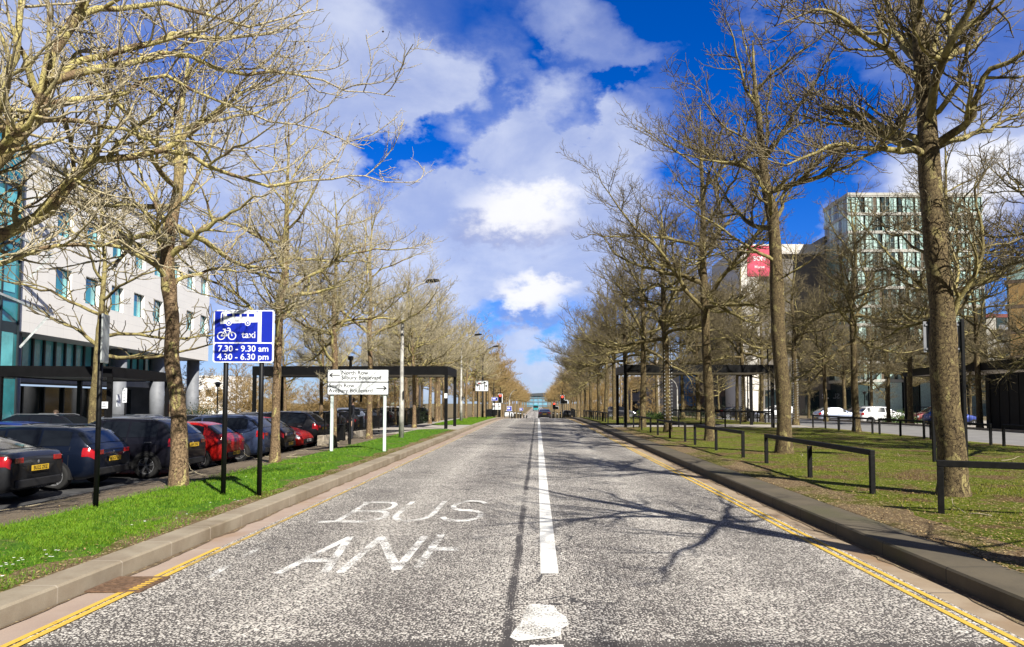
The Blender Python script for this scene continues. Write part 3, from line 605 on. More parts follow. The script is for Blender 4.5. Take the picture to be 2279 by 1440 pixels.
# --- right foreground tree
bA = (*at(2122, 1108, 11.3).xy, .17)
LP = lambda pts: loc_poly(bA, pts)
trA = LP([(2122, 1112, 11.3), (2118, 1000, 11.3), (2106, 900, 11.3), (2100, 800, 11.3), (2098, 700, 11.3), (2088, 600, 11.3), (2078, 500, 11.3), (2070, 400, 11.3), (2066, 330, 11.3), (2062, 250, 11.3), (2055, 190, 11.3), (2048, 120, 11.3), (2040, 40, 11.3), (2030, -60, 11.3), (2030, -200, 11.3)])
lmA = [(LP([(2060, 345, 11.3), (2035, 335, 11.2), (2000, 336, 11.0), (1960, 333, 10.8), (1915, 331, 10.6), (1880, 325, 10.5), (1850, 322, 10.4), (1800, 345, 10.3), (1740, 370, 10.1), (1690, 350, 10)]), .062, .008),
 (LP([(2055, 325, 11.3), (2030, 305, 11.4), (2000, 292, 11.6), (1960, 278, 11.9), (1925, 255, 12.1), (1870, 245, 12.4), (1820, 232, 12.7), (1800, 200, 12.9)]), .06, .008),
 (LP([(2075, 335, 11.3), (2100, 312, 11.2), (2140, 285, 11.0), (2165, 250, 10.8), (2178, 205, 10.7), (2195, 165, 10.6), (2240, 140, 10.4), (2290, 110, 10.2), (2360, 60, 10)]), .075, .02),
 (LP([(2080, 330, 11.3), (2115, 312, 11.4), (2160, 308, 11.6), (2210, 285, 11.9), (2260, 255, 12.2), (2320, 230, 12.5)]), .055, .012),
 (LP([(2056, 180, 11.3), (2020, 155, 11.2), (1985, 120, 11), (1950, 95, 10.8), (1900, 58, 10.6), (1860, 30, 10.4), (1830, 20, 10.2), (1780, 35, 10.0), (1720, 60, 9.8)]), .055, .008),
 (LP([(2060, 170, 11.3), (2080, 110, 11.4), (2090, 60, 11.5), (2115, 10, 11.6), (2120, -60, 11.7)]), .05, .02),
 (LP([(2052, 150, 11.3), (2030, 90, 11.4), (2010, 60, 11.5), (1985, 30, 11.6), (1960, -30, 11.8)]), .045, .02),
 (LP([(2112, 725, 11.3), (2130, 680, 11.2), (2145, 640, 11.1), (2170, 610, 11.0), (2183, 570, 11), (2190, 520, 10.9), (2180, 470, 10.9), (2170, 420, 10.8), (2200, 370, 10.7)]), .05, .012),
 (LP([(2184, 560, 11), (2210, 545, 11), (2250, 540, 11.1), (2290, 520, 11.2)]), .02, .006),
 (LP([(2105, 690, 11.3), (2118, 660, 11.4), (2135, 610, 11.6), (2125, 570, 11.7), (2115, 545, 11.8), (2130, 500, 11.9)]), .035, .008),
 (LP([(2085, 590, 11.3), (2070, 570, 11.4), (2040, 555, 11.6), (2010, 530, 11.9), (1980, 520, 12.1), (1950, 480, 12.3), (1915, 450, 12.5)]), .03, .006),
 (LP([(2068, 260, 11.3), (2100, 235, 11.1), (2130, 190, 10.9), (2140, 150, 10.8), (2165, 80, 10.6), (2200, 20, 10.5), (2230, -40, 10.4)]), .05, .015)]
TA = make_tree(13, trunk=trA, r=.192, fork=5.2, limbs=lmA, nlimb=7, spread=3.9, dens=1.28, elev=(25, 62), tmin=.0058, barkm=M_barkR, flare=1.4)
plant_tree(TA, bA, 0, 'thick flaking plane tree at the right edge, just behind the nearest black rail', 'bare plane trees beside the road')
TN = make_tree(13, trunk=trA, r=.192, fork=5.2, limbs=lmA, nlimb=3, spread=3.2, dens=.80, elev=(25, 62), tmin=.0042, barkm=M_barkR, flare=1.4)
# --- second right tree
bB = (*at(1745, 1012, 20.4).xy, .18)
LP = lambda pts: loc_poly(bB, pts)
trB = LP([(1745, 1018, 20.4), (1745, 940, 20.4), (1742, 860, 20.4), (1733, 760, 20.4), (1730, 680, 20.4), (1728, 600, 20.4), (1724, 530, 20.4), (1718, 470, 20.4), (1708, 430, 20.4), (1700, 380, 20.4), (1694, 320, 20.4), (1688, 250, 20.4), (1680, 190, 20.4), (1675, 90, 20.4)])
lmB = [(LP([(1726, 585, 20.4), (1700, 570, 20.2), (1672, 552, 20), (1640, 535, 19.7), (1600, 500, 19.4), (1560, 480, 19.1), (1500, 440, 18.8)]), .06, .010),
 (LP([(1724, 490, 20.4), (1738, 470, 20.5), (1742, 440, 20.5), (1748, 425, 20.5), (1790, 395, 20.4), (1850, 365, 20.3), (1890, 330, 20.2)]), .065, .012),
 (LP([(1712, 440, 20.4), (1690, 395, 20.3), (1660, 370, 20), (1600, 360, 19.6), (1550, 350, 19.3), (1490, 330, 19), (1440, 300, 18.8)]), .055, .008),
 (LP([(1698, 350, 20.4), (1680, 320, 20.3), (1640, 300, 20.1), (1600, 270, 19.8), (1570, 230, 19.6), (1545, 190, 19.4), (1500, 180, 19.2)]), .045, .008),
 (LP([(1700, 370, 20.4), (1708, 310, 20.5), (1706, 240, 20.6), (1715, 190, 20.7), (1712, 110, 20.8)]), .045, .012),
 (LP([(1730, 620, 20.4), (1755, 610, 20.3), (1790, 590, 20.1), (1830, 560, 19.9), (1860, 555, 19.8)]), .035, .008)]
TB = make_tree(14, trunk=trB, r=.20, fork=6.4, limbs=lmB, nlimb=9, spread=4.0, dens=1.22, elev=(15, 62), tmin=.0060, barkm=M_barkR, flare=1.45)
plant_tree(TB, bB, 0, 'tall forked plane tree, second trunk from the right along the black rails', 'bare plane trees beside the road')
# --- reusable kinds
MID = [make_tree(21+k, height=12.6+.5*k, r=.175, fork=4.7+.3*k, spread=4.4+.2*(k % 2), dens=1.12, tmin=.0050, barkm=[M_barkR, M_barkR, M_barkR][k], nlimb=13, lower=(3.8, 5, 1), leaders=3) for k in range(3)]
MIDL = [make_tree(31+k, height=11.2+.5*k, r=.128, fork=4.0+.3*k, spread=3.9, dens=1.10, tmin=.0048, barkm=M_barkL, nlimb=14, balls=50, leaders=4) for k in range(3)]
FAR = [make_tree(41+k, height=12.0+.4*k, r=.18, fork=4.4, spread=3.7, dens=.85, tmin=.012, barkm=M_barkF, nlimb=15, levels=4, leaders=3) for k in range(3)]
SMALL = [make_tree(51+k, height=6.5, r=.09, fork=2.3, spread=2.9, dens=1.0, tmin=.008, barkm=M_barkR, nlimb=13, levels=3) for k in range(2)]
SCRUB = [make_tree(61+k, height=5.2, r=.07, fork=.6, spread=2.9, dens=1.25, tmin=.013, barkm=M_barkS, nlimb=20, levels=3) for k in range(2)]
grp = 'bare plane trees beside the road'
rr_ = random.Random(5)
def put(kind, x, y, label, group=grp, sc=1.0, name='plane_tree', rz=None):
    return plant_tree(kind, (x, y, H(x, y)), rr_.uniform(0, 6.28) if rz is None else rz, label, group, sc*rr_.uniform(.97, 1.04), None, name)
put(TN, 6.15, 4.3, 'plane tree on the right verge nearest the camera', sc=1.0, rz=.55)
put(MID[1], 9.5, -8.0, 'plane tree farther behind the camera on the right verge', sc=1.0)
put(MIDL[0], *at(612, 1030, 17.8).xy, 'slim plane tree just right of the blue bus lane sign', sc=.80)
put(MIDL[1], *at(741, 1000, 23.6).xy, 'plane tree rising behind the left post of the white road name sign', sc=.80)
put(MIDL[2], *at(822, 975, 29.5).xy, 'pale trunked plane tree between the two posts of the white road name sign', sc=.82)
put(MID[2], *at(1581, 985, 27.0).xy, 'plane tree behind the rail, third trunk from the right along the verge', sc=.98)
put(MID[0], *at(1487, 965, 34.5).xy, 'plane tree in front of the right shelter, just left of the third tree', sc=.98)
put(MID[1], *at(1430, 950, 40.5).xy, 'slender plane tree beside the left end of the right shelter', sc=.95)
for k, (px, Y, lb) in enumerate([(922, 41, 'pale plane tree rising inside the left railings near the grey lamp post'), (957, 49, 'plane tree left of the black shelter corner post'), (972, 55, 'thin plane tree just left of the black shelter corner post'),
        (1037, 64, 'plane tree just right of the black shelter beyond the left path'), (1053, 72, 'plane tree left of the lane arrow sign')]):
    p_ = at(px, 930, Y); put(MIDL[k % 3], p_.x, Y, lb, sc=.86)
for k, Y in enumerate([52, 60, 68, 76, 87, 96, 105, 115]):
    put(MID[k % 3], 6.45, Y, ['plane tree just beyond the right shelter', 'second plane tree beyond the right shelter', 'third plane tree beyond the right shelter', 'fourth plane tree beyond the right shelter',
        'plane tree at the near side of the right hand junction', 'plane tree beside the right traffic signal', 'plane tree just behind the right traffic signal', 'plane tree well behind the right traffic signal'][k], sc=1.0)
for k, Y in enumerate([47, 55, 63, 71, 80]):
    put(MIDL[k % 3], -8.6-(k % 2)*.6, Y, 'plane tree in the dense row behind the left shelter, number %s from the front' % ['one', 'two', 'three', 'four', 'five'][k], sc=.98)
for k, Y in enumerate(list(range(92, 200, 9))+list(range(205, 420, 14))+[440, 470, 500]):
    for sx_ in (-1, 1):
        if sx_ > 0 and Y < 120: continue
        put(FAR[(k+(sx_ > 0)) % 3], sx_*(7.6+rr_.uniform(-.3, .3)), Y, 'bare tree in the far %s avenue row beyond the crossing' % ('left' if sx_ < 0 else 'right'), 'far avenue trees on the %s' % ('left' if sx_ < 0 else 'right'), sc=1.0)
for k, Y in enumerate(list(range(95, 330, 15))):
    for sx_ in (-1, 1):
        put(FAR[(k+1+(sx_ > 0)) % 3], sx_*(14.5+rr_.uniform(-.5, .5)), Y+4, 'bare tree in the far second row on the %s beyond the crossing' % ('left' if sx_ < 0 else 'right'), 'far second row trees on the %s' % ('left' if sx_ < 0 else 'right'), sc=.95)
# right second row and beyond the side road
for (px, Y, k, lb) in [(1906, 36, 1, 'pale trunked plane tree at the far grass edge, left of the two post sign'), (1771, 46, 0, 'plane tree wound with a light string just right of the second tree'),
        (1655, 54, 2, 'plane tree seen under the right end of the right shelter'), (1555, 60, 1, 'plane tree framed below the middle of the right shelter'), (1520, 68, 0, 'plane tree framed below the right shelter, left of its middle'), (1463, 78, 2, 'leaning plane tree framed below the left half of the right shelter')]:
    p_ = at(px, 930, Y); put(MID[k], p_.x, Y, lb, 'plane trees at the far edge of the right grass', sc=.98)
for k, (px, Y) in enumerate([(1978, 58), (1838, 60), (2085, 56), (1880, 72), (1760, 75), (1690, 80), (2150, 66), (1940, 78), (1600, 88), (2230, 60)]):
    p_ = at(px, 930, Y); lb = ['small bare tree in front of the white parked car', 'small bare tree to the left of the white parked car', 'slim bare tree beside the shelter across the side road', 'small bare tree before the left corner of the glass tower',
        'small bare tree against the dark grey wall', 'small bare tree before the white pillar', 'small bare tree before the right end of the glass tower', 'small bare tree before the middle of the glass tower', 'small bare tree before the banner building', 'small bare tree behind the black kiosk'][k]
    put(MID[k % 3] if k in (0, 1, 2, 3, 6, 7) else SMALL[k % 2], p_.x, Y, lb, 'small bare trees across the side road', sc=.92 if k in (0, 1, 2, 3, 6, 7) else 1.15, name='small_tree')
put(MID[2], 16.6, 17.0, 'plane tree off the right side whose twigs reach in at the right border', sc=.98)
put(MID[1], 16.9, 23.5, 'second plane tree off the right side at the far grass edge', sc=.98)
for k, (px, Y, lb) in enumerate([(1640, 66, 'larger bare tree in front of the white pillar'), (1695, 58, 'larger bare tree just left of the second tall right trunk'), (1800, 84, 'larger bare tree before the dark grey banner building'), (2020, 76, 'larger bare tree before the middle of the tower'), (2160, 82, 'larger bare tree before the right end of the tower'), (1900, 90, 'larger bare tree at the left corner of the tower')]):
    p_ = at(px, 930, Y); put(MID[k % 3], p_.x, Y, lb, 'larger bare trees before the right hand buildings', sc=.9)
for k, (px, Y, lb) in enumerate([(2108, 29.5, 'plane tree hidden behind the thick right trunk, its crown veiling the tower'), (2027, 50, 'plane tree right of the white crossover, before the tower'), (2180, 46, 'plane tree beside the shelter posts, just right of the thick trunk')]):
    p_ = at(px, 930, Y); put(MID[(k+2) % 3], p_.x, Y, lb, 'plane trees screening the tower', sc=1.0)
for k, (x, y) in enumerate([(-12.3, 41), (-12.6, 57), (-13, 66), (-12.5, 75), (-13.5, 84), (-17.5, 50)]):
    put(MIDL[(k+1) % 3], x, y, 'bare tree in the inner row behind the left shelter and railings', 'inner row trees on the left', sc=.86)
# left background: golden scrub and trees behind the car park
for k in range(34):
    px = 400+rr_.random()*560; Y = 62+rr_.random()*45; p_ = at(px, 930, Y)
    put(SCRUB[k % 2], p_.x, Y, 'golden bare scrub tree in the thicket behind the left car park', 'golden scrub behind the left car park', sc=rr_.uniform(.75, 1.15), name='scrub_tree')
for k in range(16):
    px = 1290+rr_.random()*420; Y = 118+rr_.random()*60; p_ = at(px, 930, Y)
    put(SCRUB[k % 2], p_.x, Y, 'golden bare scrub tree far off behind the right shelter', 'golden scrub behind the right shelter', sc=rr_.uniform(.9, 1.3), name='scrub_tree')
for k, (x, y) in enumerate([(-17, 60), (-20, 72), (-15, 84), (-24, 88)]):
    put(MIDL[k % 3], x, y, 'larger bare tree rising from the golden thicket behind the left shelter', 'larger trees in the left thicket', sc=.8)
# small tree in front of the white building
put(SMALL[0], *at(205, 930, 27).xy, 'pale thin bare tree in front of the white building, behind the narrow sign pole', 'trees by the white building', sc=1.6, name='small_tree')
# --- fairy light strings wound round three trunks
def lights(x, y, r, z0, z1, label):
    L_ = thing('light_string', label, 'light string', (x, y, H(x, y))); pts = []; n = int((z1-z0)/.16*10)
    for i in range(n+1):
        a = i/10*2*math.pi; pts.append(((r+.02)*math.cos(a), (r+.02)*math.sin(a), z0+(z1-z0)*i/n))
    MB().tube(pts, .008, 4).build('cable', M_black, L_)
    mb = MB()
    for i in range(0, n, 2): mb.ball(pts[i], .022, 5, 4)
    tag(mb.build('bulbs', M_signwhite, L_), kind='stuff')
for (o_, lb) in (((at(1771, 930, 46).x, 46), 'string of white bulbs wound up the trunk behind the second right tree'), ((at(1655, 930, 54).x, 54), 'string of white bulbs wound up the trunk under the shelter end'), ((at(1487, 965, 34.5).x, 34.5), 'string of white bulbs wound up the trunk before the right shelter')):
    lights(*o_, .175, .3, 4.2, lb)
# ------------------------------------------------------------------ lettering helpers
def text_geo(body, size, bold=0.0, align='CENTER', xs=1.0, space=1.0):
    cu = bpy.data.curves.new('t', 'FONT'); cu.body = body; cu.size = size; cu.align_x = align; cu.align_y = 'CENTER'; cu.offset = bold; cu.resolution_u = 3; cu.space_character = space
    o = bpy.data.objects.new('t', cu); COL.objects.link(o); dg_ = bpy.context.evaluated_depsgraph_get(); me = bpy.data.meshes.new_from_object(o.evaluated_get(dg_))
    vs = [(v.co.x*xs, v.co.y) for v in me.vertices]; fs = [tuple(p.vertices) for p in me.polygons]
    bpy.data.objects.remove(o); bpy.data.curves.remove(cu); bpy.data.meshes.remove(me); return vs, fs
def put_text(mb, body, size, x, z, y, **k):
    vs, fs = text_geo(body, size, **k); mb.add([(x+a, y, z+b) for a, b in vs], [tuple(f) for f in fs])
def seg2(mb, pts, w, y, close=False):
    if close: pts = pts+[pts[0]]
    for i, (a, b) in enumerate(zip(pts, pts[1:])):
        dx, dz = b[0]-a[0], b[1]-a[1]; L = math.hypot(dx, dz) or 1; nx, nz = -dz/L*w/2, dx/L*w/2; ex, ez = dx/L*w*.3, dz/L*w*.3
        mb.add([(a[0]+nx-ex, y-i*.00004, a[1]+nz-ez), (a[0]-nx-ex, y-i*.00004, a[1]-nz-ez), (b[0]-nx+ex, y-i*.00004, b[1]-nz+ez), (b[0]+nx+ex, y-i*.00004, b[1]+nz+ez)], [(0, 1, 2, 3)])
def rect2(mb, x0, z0, x1, z1, y): mb.add([(x0, y, z0), (x1, y, z0), (x1, y, z1), (x0, y, z1)], [(0, 1, 2, 3)])
def rrect(w, h, r, n=4):
    out = []
    for cx, cz, a0 in ((w/2-r, h/2-r, 0), (-w/2+r, h/2-r, 90), (-w/2+r, -h/2+r, 180), (w/2-r, -h/2+r, 270)):
        for i in range(n+1): a = R(a0+90*i/n); out.append((cx+r*math.cos(a), cz+r*math.sin(a)))
    return out
def plate(mb, cx, cz, w, h, r, y0, y1): mb.prism([(cx+a, cz+b) for a, b in rrect(w, h, r)], lambda u, v: (u, y0, v), lambda u, v: (u, y1, v))
def circ(cx, cz, r, n=20): return [(cx+r*math.cos(2*math.pi*i/n), cz+r*math.sin(2*math.pi*i/n)) for i in range(n)]
def disc(mb, cx, cz, r, y, n=20): mb.add([(a, y, b) for a, b in circ(cx, cz, r, n)], [tuple(range(n))])

# ---- blue bus lane sign -------------------------------------------------
bs = thing('bus_lane_sign', 'blue bus lane sign with bus, cycle, taxi and times on two black poles', 'road sign', (*at(535, 1100, 11.4).xy, .16), R(2))
sw, top, bot = .955, at(535, 690, 11.4).z-.16, at(535, 807, 11.4).z-.16
sh = top-bot; cz = (top+bot)/2
for x in (-.285, .275): MB().tube([(x, .045, -.15), (x, .045, top-.05)], .038, 12).build('pole', M_black, bs, smooth=True)
mb = MB(); plate(mb, 0, cz, sw, sh, .04, -.004, .004); face = mb.build('sign_face', M_signwhite, bs)
mb = MB(); plate(mb, 0, cz, sw-.01, sh-.01, .035, .0045, .009); mb.build('back_plate', M_alu, bs)
mid_z = bot+sh*.375; 
mb = MB(); plate(mb, -.118, (top-.02+mid_z+.012)/2, .675, top-.02-mid_z-.012, .012, -.009, -.005); plate(mb, .365, (top-.02+mid_z+.012)/2, .17, top-.02-mid_z-.012, .012, -.009, -.005)
mb.build('blue_panel', M_signblue, bs)
mb = MB(); plate(mb, 0, (mid_z-.012+bot+.02)/2, sw-.05, mid_z-.012-bot-.02, .03, -.009, -.005); mb.build('times_panel', M_signblue, bs)
mb = MB(); bz = mid_z+.385
bus = [(-.37, bz-.07), (-.36, bz+.085), (-.335, bz+.115), (.19, bz+.115), (.225, bz+.09), (.235, bz+.0), (.22, bz-.055), (-.365, bz-.085)]
mb.add([(a, -.0095, b) for a, b in bus], [tuple(range(len(bus)))][::1]); disc(mb, -.235, bz-.07, .045, -.0097); disc(mb, .06, bz-.07, .045, -.0097)
def bike(mb, cx, cz_, s, y):
    c = lambda x, z: (cx+x*s, cz_+z*s)
    for wx in (-.5, .5): seg2(mb, circ(cx+wx*s, cz_, .34*s, 16), .085*s, y, True)
    seg2(mb, [c(-.5, 0), c(-.18, .5), c(.32, .5), c(.02, 0), c(-.5, 0)], .085*s, y-.0008); seg2(mb, [c(.02, 0), c(-.22, .62), c(-.34, .62), c(-.12, .62)], .085*s, y-.0011); seg2(mb, [c(.5, 0), c(.28, .68), c(.18, .74), c(.06, .70)], .085*s, y-.0014)
bike(mb, -.265, mid_z+.11, .17, -.0095)
put_text(mb, 'taxi', .15, .08, mid_z+.125, -.0095, bold=.002); lo = (mid_z+bot)/2
put_text(mb, '7.30 - 9.30 am', .138, 0, lo+.06, -.0095, bold=.0018); put_text(mb, '4.30 - 6.30 pm', .138, 0, lo-.07, -.0095, bold=.0018)
mb.build('lettering', M_signwhite, bs)
mb = MB(); rect2(mb, -.345, bz-.045, -.325, bz+.075, -.0105)
for x0 in (-.265, -.15, -.035, .08): plate(mb, x0+.04, bz+.055, .088, .05, .012, -.0108, -.0106)
for wx in (-.235, .06): disc(mb, wx, bz-.07, .03, -.0103)
mb.build('bus_windows', M_signblue, bs); mb = MB(); disc(mb, -.235, bz-.07, .016, -.0108); disc(mb, .06, bz-.07, .016, -.0108); mb.build('bus_hubs', M_signwhite, bs)
mb = MB()
for z in (bot+.1, top-.12): mb.box((0, .018, z), (.7, .02, .03))
mb.build('fixing_rail', M_alu, bs)
# ---- white road name sign ------------------------------------------------
Yd = 21.5
cL, cR = at(729, 822, Yd), at(866, 822, Yd); zt, zb = at(797, 822, Yd).z, at(797, 879, Yd).z
ds = thing('direction_sign', 'white road name sign with black arrows on two pale grey posts', 'road sign', ((cL.x+cR.x)/2, Yd, .17), R(2)); w = cR.x-cL.x; h = zt-zb; z0 = zb-.17
mb = MB(); plate(mb, 0, z0+h/2, w, h, .05, -.010, .01); mb.build('black_border', M_signblack, ds)
mb = MB(); plate(mb, 0, z0+h*.75, w-.055, h/2-.035, .02, -.016, -.0101); plate(mb, 0, z0+h*.25, w-.055, h/2-.035, .02, -.016, -.0101); mb.build('white_panel', M_signwhite, ds)
mb = MB()
for tx, zz_ in (('North Row', .86), ('Silbury Boulevard', .67)): put_text(mb, tx, .168, -w*.27, z0+h*zz_, -.0175, align='LEFT', bold=.0028, xs=1.0)
for tx, zz_ in (('South Row', .36), ('Avebury Boulevard', .165)): put_text(mb, tx, .168, -w*.47, z0+h*zz_, -.0175, align='LEFT', bold=.0028, xs=1.0)
def arrow(mb, x0, x1, z, y, w_=.032, hd=.06):
    s = 1 if x1 > x0 else -1
    seg2(mb, [(x0, z), (x1-s*.02, z)], w_, y); seg2(mb, [(x1-s*hd*1.3, z+hd), (x1, z)], w_, y-.001); seg2(mb, [(x1-s*hd*1.3, z-hd), (x1, z)], w_, y-.0015)
arrow(mb, -w*.30, -w*.455, z0+h*.77, -.0175); arrow(mb, w*.30, w*.455, z0+h*.26, -.0175)
mb.build('lettering', M_signblack, ds)
for px, yb in ((738, 1004), (855, 993)):
    x = at(px, 940, Yd).x-(cL.x+cR.x)/2; MB().box((x, .06, zt/2-.4), (.085, .08, zt+.3-.1)).build('post', M_pale, ds, bevel=.008)
# ---- backs of signs ------------------------------------------------------
def back_sign(nm, label, px0, px1, py0, py1, Y, posts, rz_=0, basez=.16):
    a, b = at(px0, py0, Y), at(px1, py1, Y); cx = (a.x+b.x)/2; o = thing(nm, label, 'road sign', (cx, Y, basez), rz_)
    mb = MB(); mb.box((0, 0, (a.z+b.z)/2-basez), (b.x-a.x, .012, a.z-b.z)); mb.build('sign_back', M_alu, o, bevel=.004)
    mb = MB(); mb.box((0, -.02, a.z-.08-basez), (b.x-a.x-.06, .025, .04)); mb.box((0, -.02, b.z+.08-basez), (b.x-a.x-.06, .025, .04)); mb.build('fixing_rail', M_alu, o)
    for x in posts: MB().box((at(x, py0, Y).x-cx, -.055, (a.z-basez+.06)/2-.05), (.075, .06, a.z-basez+.16)).build('post', M_black, o, bevel=.006)
    return o
back_sign('road_sign', 'back of a grey sign on two tall black posts behind the thick right tree', 2054, 2142, 716, 784, 17.5, (2068, 2138), basez=.19)
o = thing('road_sign', 'tall narrow grey sign seen almost edge-on at the top of a black pole', 'road sign', (*at(213, 1130, 10.1).xy, .16), R(106))
zt_ = at(215, 700, 10.1).z-.16; zb_ = at(215, 808, 10.1).z-.16
MB().tube([(0, 0, -.15), (0, 0, zt_)], .034, 12).build('pole', M_black, o, smooth=True)
mb = MB(); mb.box((.0, -.05, (zt_+zb_)/2), (.32, .022, zt_-zb_)); mb.build('sign_back', M_galv, o, bevel=.003)
mb = MB(); mb.box((0, -.03, zt_-.12), (.1, .03, .04)); mb.box((0, -.03, zb_+.12), (.1, .03, .04)); mb.build('clip', M_alu, o)
# ---- lane arrow signs ----------------------------------------------------
def lane_sign(px, Y, hw, y0, y1, label, blue=False):
    a = at(px, y0, Y); b = at(px, y1, Y); bz_ = H(a.x, Y); o = thing('lane_sign', label, 'road sign', (a.x, Y, bz_)); h = a.z-b.z; w = hw*2*Y/1600; z0 = b.z-bz_
    mb = MB(); plate(mb, 0, z0+h/2, w, h, .03, -.01, .01); mb.build('border', M_signblack, o); mb = MB(); plate(mb, 0, z0+h/2, w*.95, h*.93, .03, -.016, -.0101); mb.build('white_panel', M_signwhite, o)
    mb = MB(); s = h
    seg2(mb, [(-w*.18, z0+.12*h), (-w*.18, z0+.55*h), (-w*.36, z0+.55*h)], .07*s, -.018); seg2(mb, [(-w*.30, z0+.66*h), (-w*.40, z0+.55*h), (-w*.30, z0+.44*h)], .06*s, -.020)
    seg2(mb, [(w*.2, z0+.12*h), (w*.2, z0+.85*h)], .07*s, -.018); seg2(mb, [(w*.12, z0+.74*h), (w*.2, z0+.88*h), (w*.28, z0+.74*h)], .06*s, -.020)
    seg2(mb, [(w*.2, z0+.5*h), (w*.38, z0+.5*h)], .07*s, -.022); seg2(mb, [(w*.31, z0+.6*h), (w*.40, z0+.5*h), (w*.31, z0+.4*h)], .06*s, -.024)
    for k in range(4): rect2(mb, -.012*s, z0+(.1+.22*k)*h, .02*s, z0+(.22+.22*k)*h, -.018)
    mb.build('arrows', M_signblack, o); mb = MB(); rect2(mb, -w*.30, z0+.68*h, -w*.1, z0+.78*h, -.02); mb.build('red_bar', M_signred, o)
    for x in (-w*.33, w*.33): MB().tube([(x, .04, -.1), (x, .04, z0+h)], .045, 8).build('post', M_black, o)
lane_sign(1072.5, 65, 14.5, 847, 871, 'nearer white lane arrow sign with a small red bar, left of the road')
lane_sign(1105.5, 92, 9.5, 897, 912, 'smaller white lane arrow sign farther off, below the small blue sign')
def blue_sign(px, Y, x0, x1, y0, y1, label, post=True):
    a = at(x0, y0, Y); b = at(x1, y1, Y); bz_ = H(a.x, Y); cx = (a.x+b.x)/2; o = thing('blue_sign', label, 'road sign', (cx, Y, bz_)); w = b.x-a.x; h = a.z-b.z; z0 = b.z-bz_
    mb = MB(); plate(mb, 0, z0+h/2, w, h, .04, -.01, .01); mb.build('border', M_signwhite, o); mb = MB(); plate(mb, 0, z0+h/2, w*.92, h*.86, .03, -.016, -.0101); mb.build('blue_panel', M_signblue, o)
    mb = MB(); plate(mb, -w*.1, z0+h*.55, w*.5, h*.3, .02, -.02, -.017); mb.build('symbol', M_signwhite, o); MB().tube([(0, .05, -.1), (0, .05, z0+h)], .045, 8).build('post', M_black, o)
blue_sign(1101, 91, 1094, 1108, 884, 892, 'small wide blue sign on a thin post left of the left traffic signal')
blue_sign(1133, 97, 1128, 1139, 904, 915, 'low blue sign on the left just beyond the crossing')
blue_sign(1160, 135, 1156, 1164, 908, 914, 'tiny blue sign farthest away on the left pavement')
# ---- traffic signals -------------------------------------------------------
M_redlamp = mat('red lamp', (.8, .03, .02), .4, emit=(1, .06, .03, 3.0)); M_lens = mat('dark lens', (.02, .02, .02), .25)
def signal(px, Y, ytop, ybot, label, arrow_box=False):
    a = at(px, ytop, Y); b = at(px, ybot, Y); bz_ = H(a.x, Y); o = thing('traffic_signal', label, 'traffic light', (a.x, Y, bz_)); h = a.z-b.z; z0 = b.z-bz_; w = h*.42
    mb = MB(); plate(mb, 0, z0+h/2, w*1.25, h*1.05, .04, -.02, .0)
    if arrow_box: plate(mb, w*1.05, z0+h*.22, w*1.2, h*.46, .04, -.021, -.001)
    mb.build('white_border', M_signwhite, o); mb = MB(); plate(mb, 0, z0+h/2, w*.95, h*.97, .03, -.18, -.022)
    if arrow_box: plate(mb, w*1.0, z0+h*.22, w*1.0, h*.36, .03, -.18, -.023)
    mb.build('head', M_black, o)
    for k, m in enumerate((M_lens, M_lens, M_redlamp)):
        z = z0+h*(.18+.32*k); q = MB(); q.tube([(0, -.185, z), (0, -.19, z)], h*.125, 12); q.build('red_lamp' if k == 2 else 'lamp', m, o)
        q = MB(); q.add([(h*.14*math.cos(R(t_)), y, z+h*.14*math.sin(R(t_))) for y in (-.181, -.32) for t_ in range(0, 181, 30)], [(i, i+1, i+8, i+7) for i in range(6)]); q.build('hood', M_black, o)
    if arrow_box: q = MB(); q.tube([(w, -.185, z0+h*.22), (w, -.19, z0+h*.22)], h*.12, 12); q.build('lamp', M_lens, o)
    MB().tube([(0, .06, -.1), (0, .06, z0+h+.9)], .055, 8).build('pole', M_black, o); MB().box((0, .06, 1.05), (.14, .1, .2)).build('push_button_box', M_black, o)
signal(1113.5, 93, 877, 896, 'red traffic light on the left side of the crossing')
signal(1251.5, 98, 880, 898.5, 'larger red traffic light with side arrow box right of the road', True)
signal(1233.5, 122, 896, 911, 'smaller red traffic light with side box beyond the dark car', True)
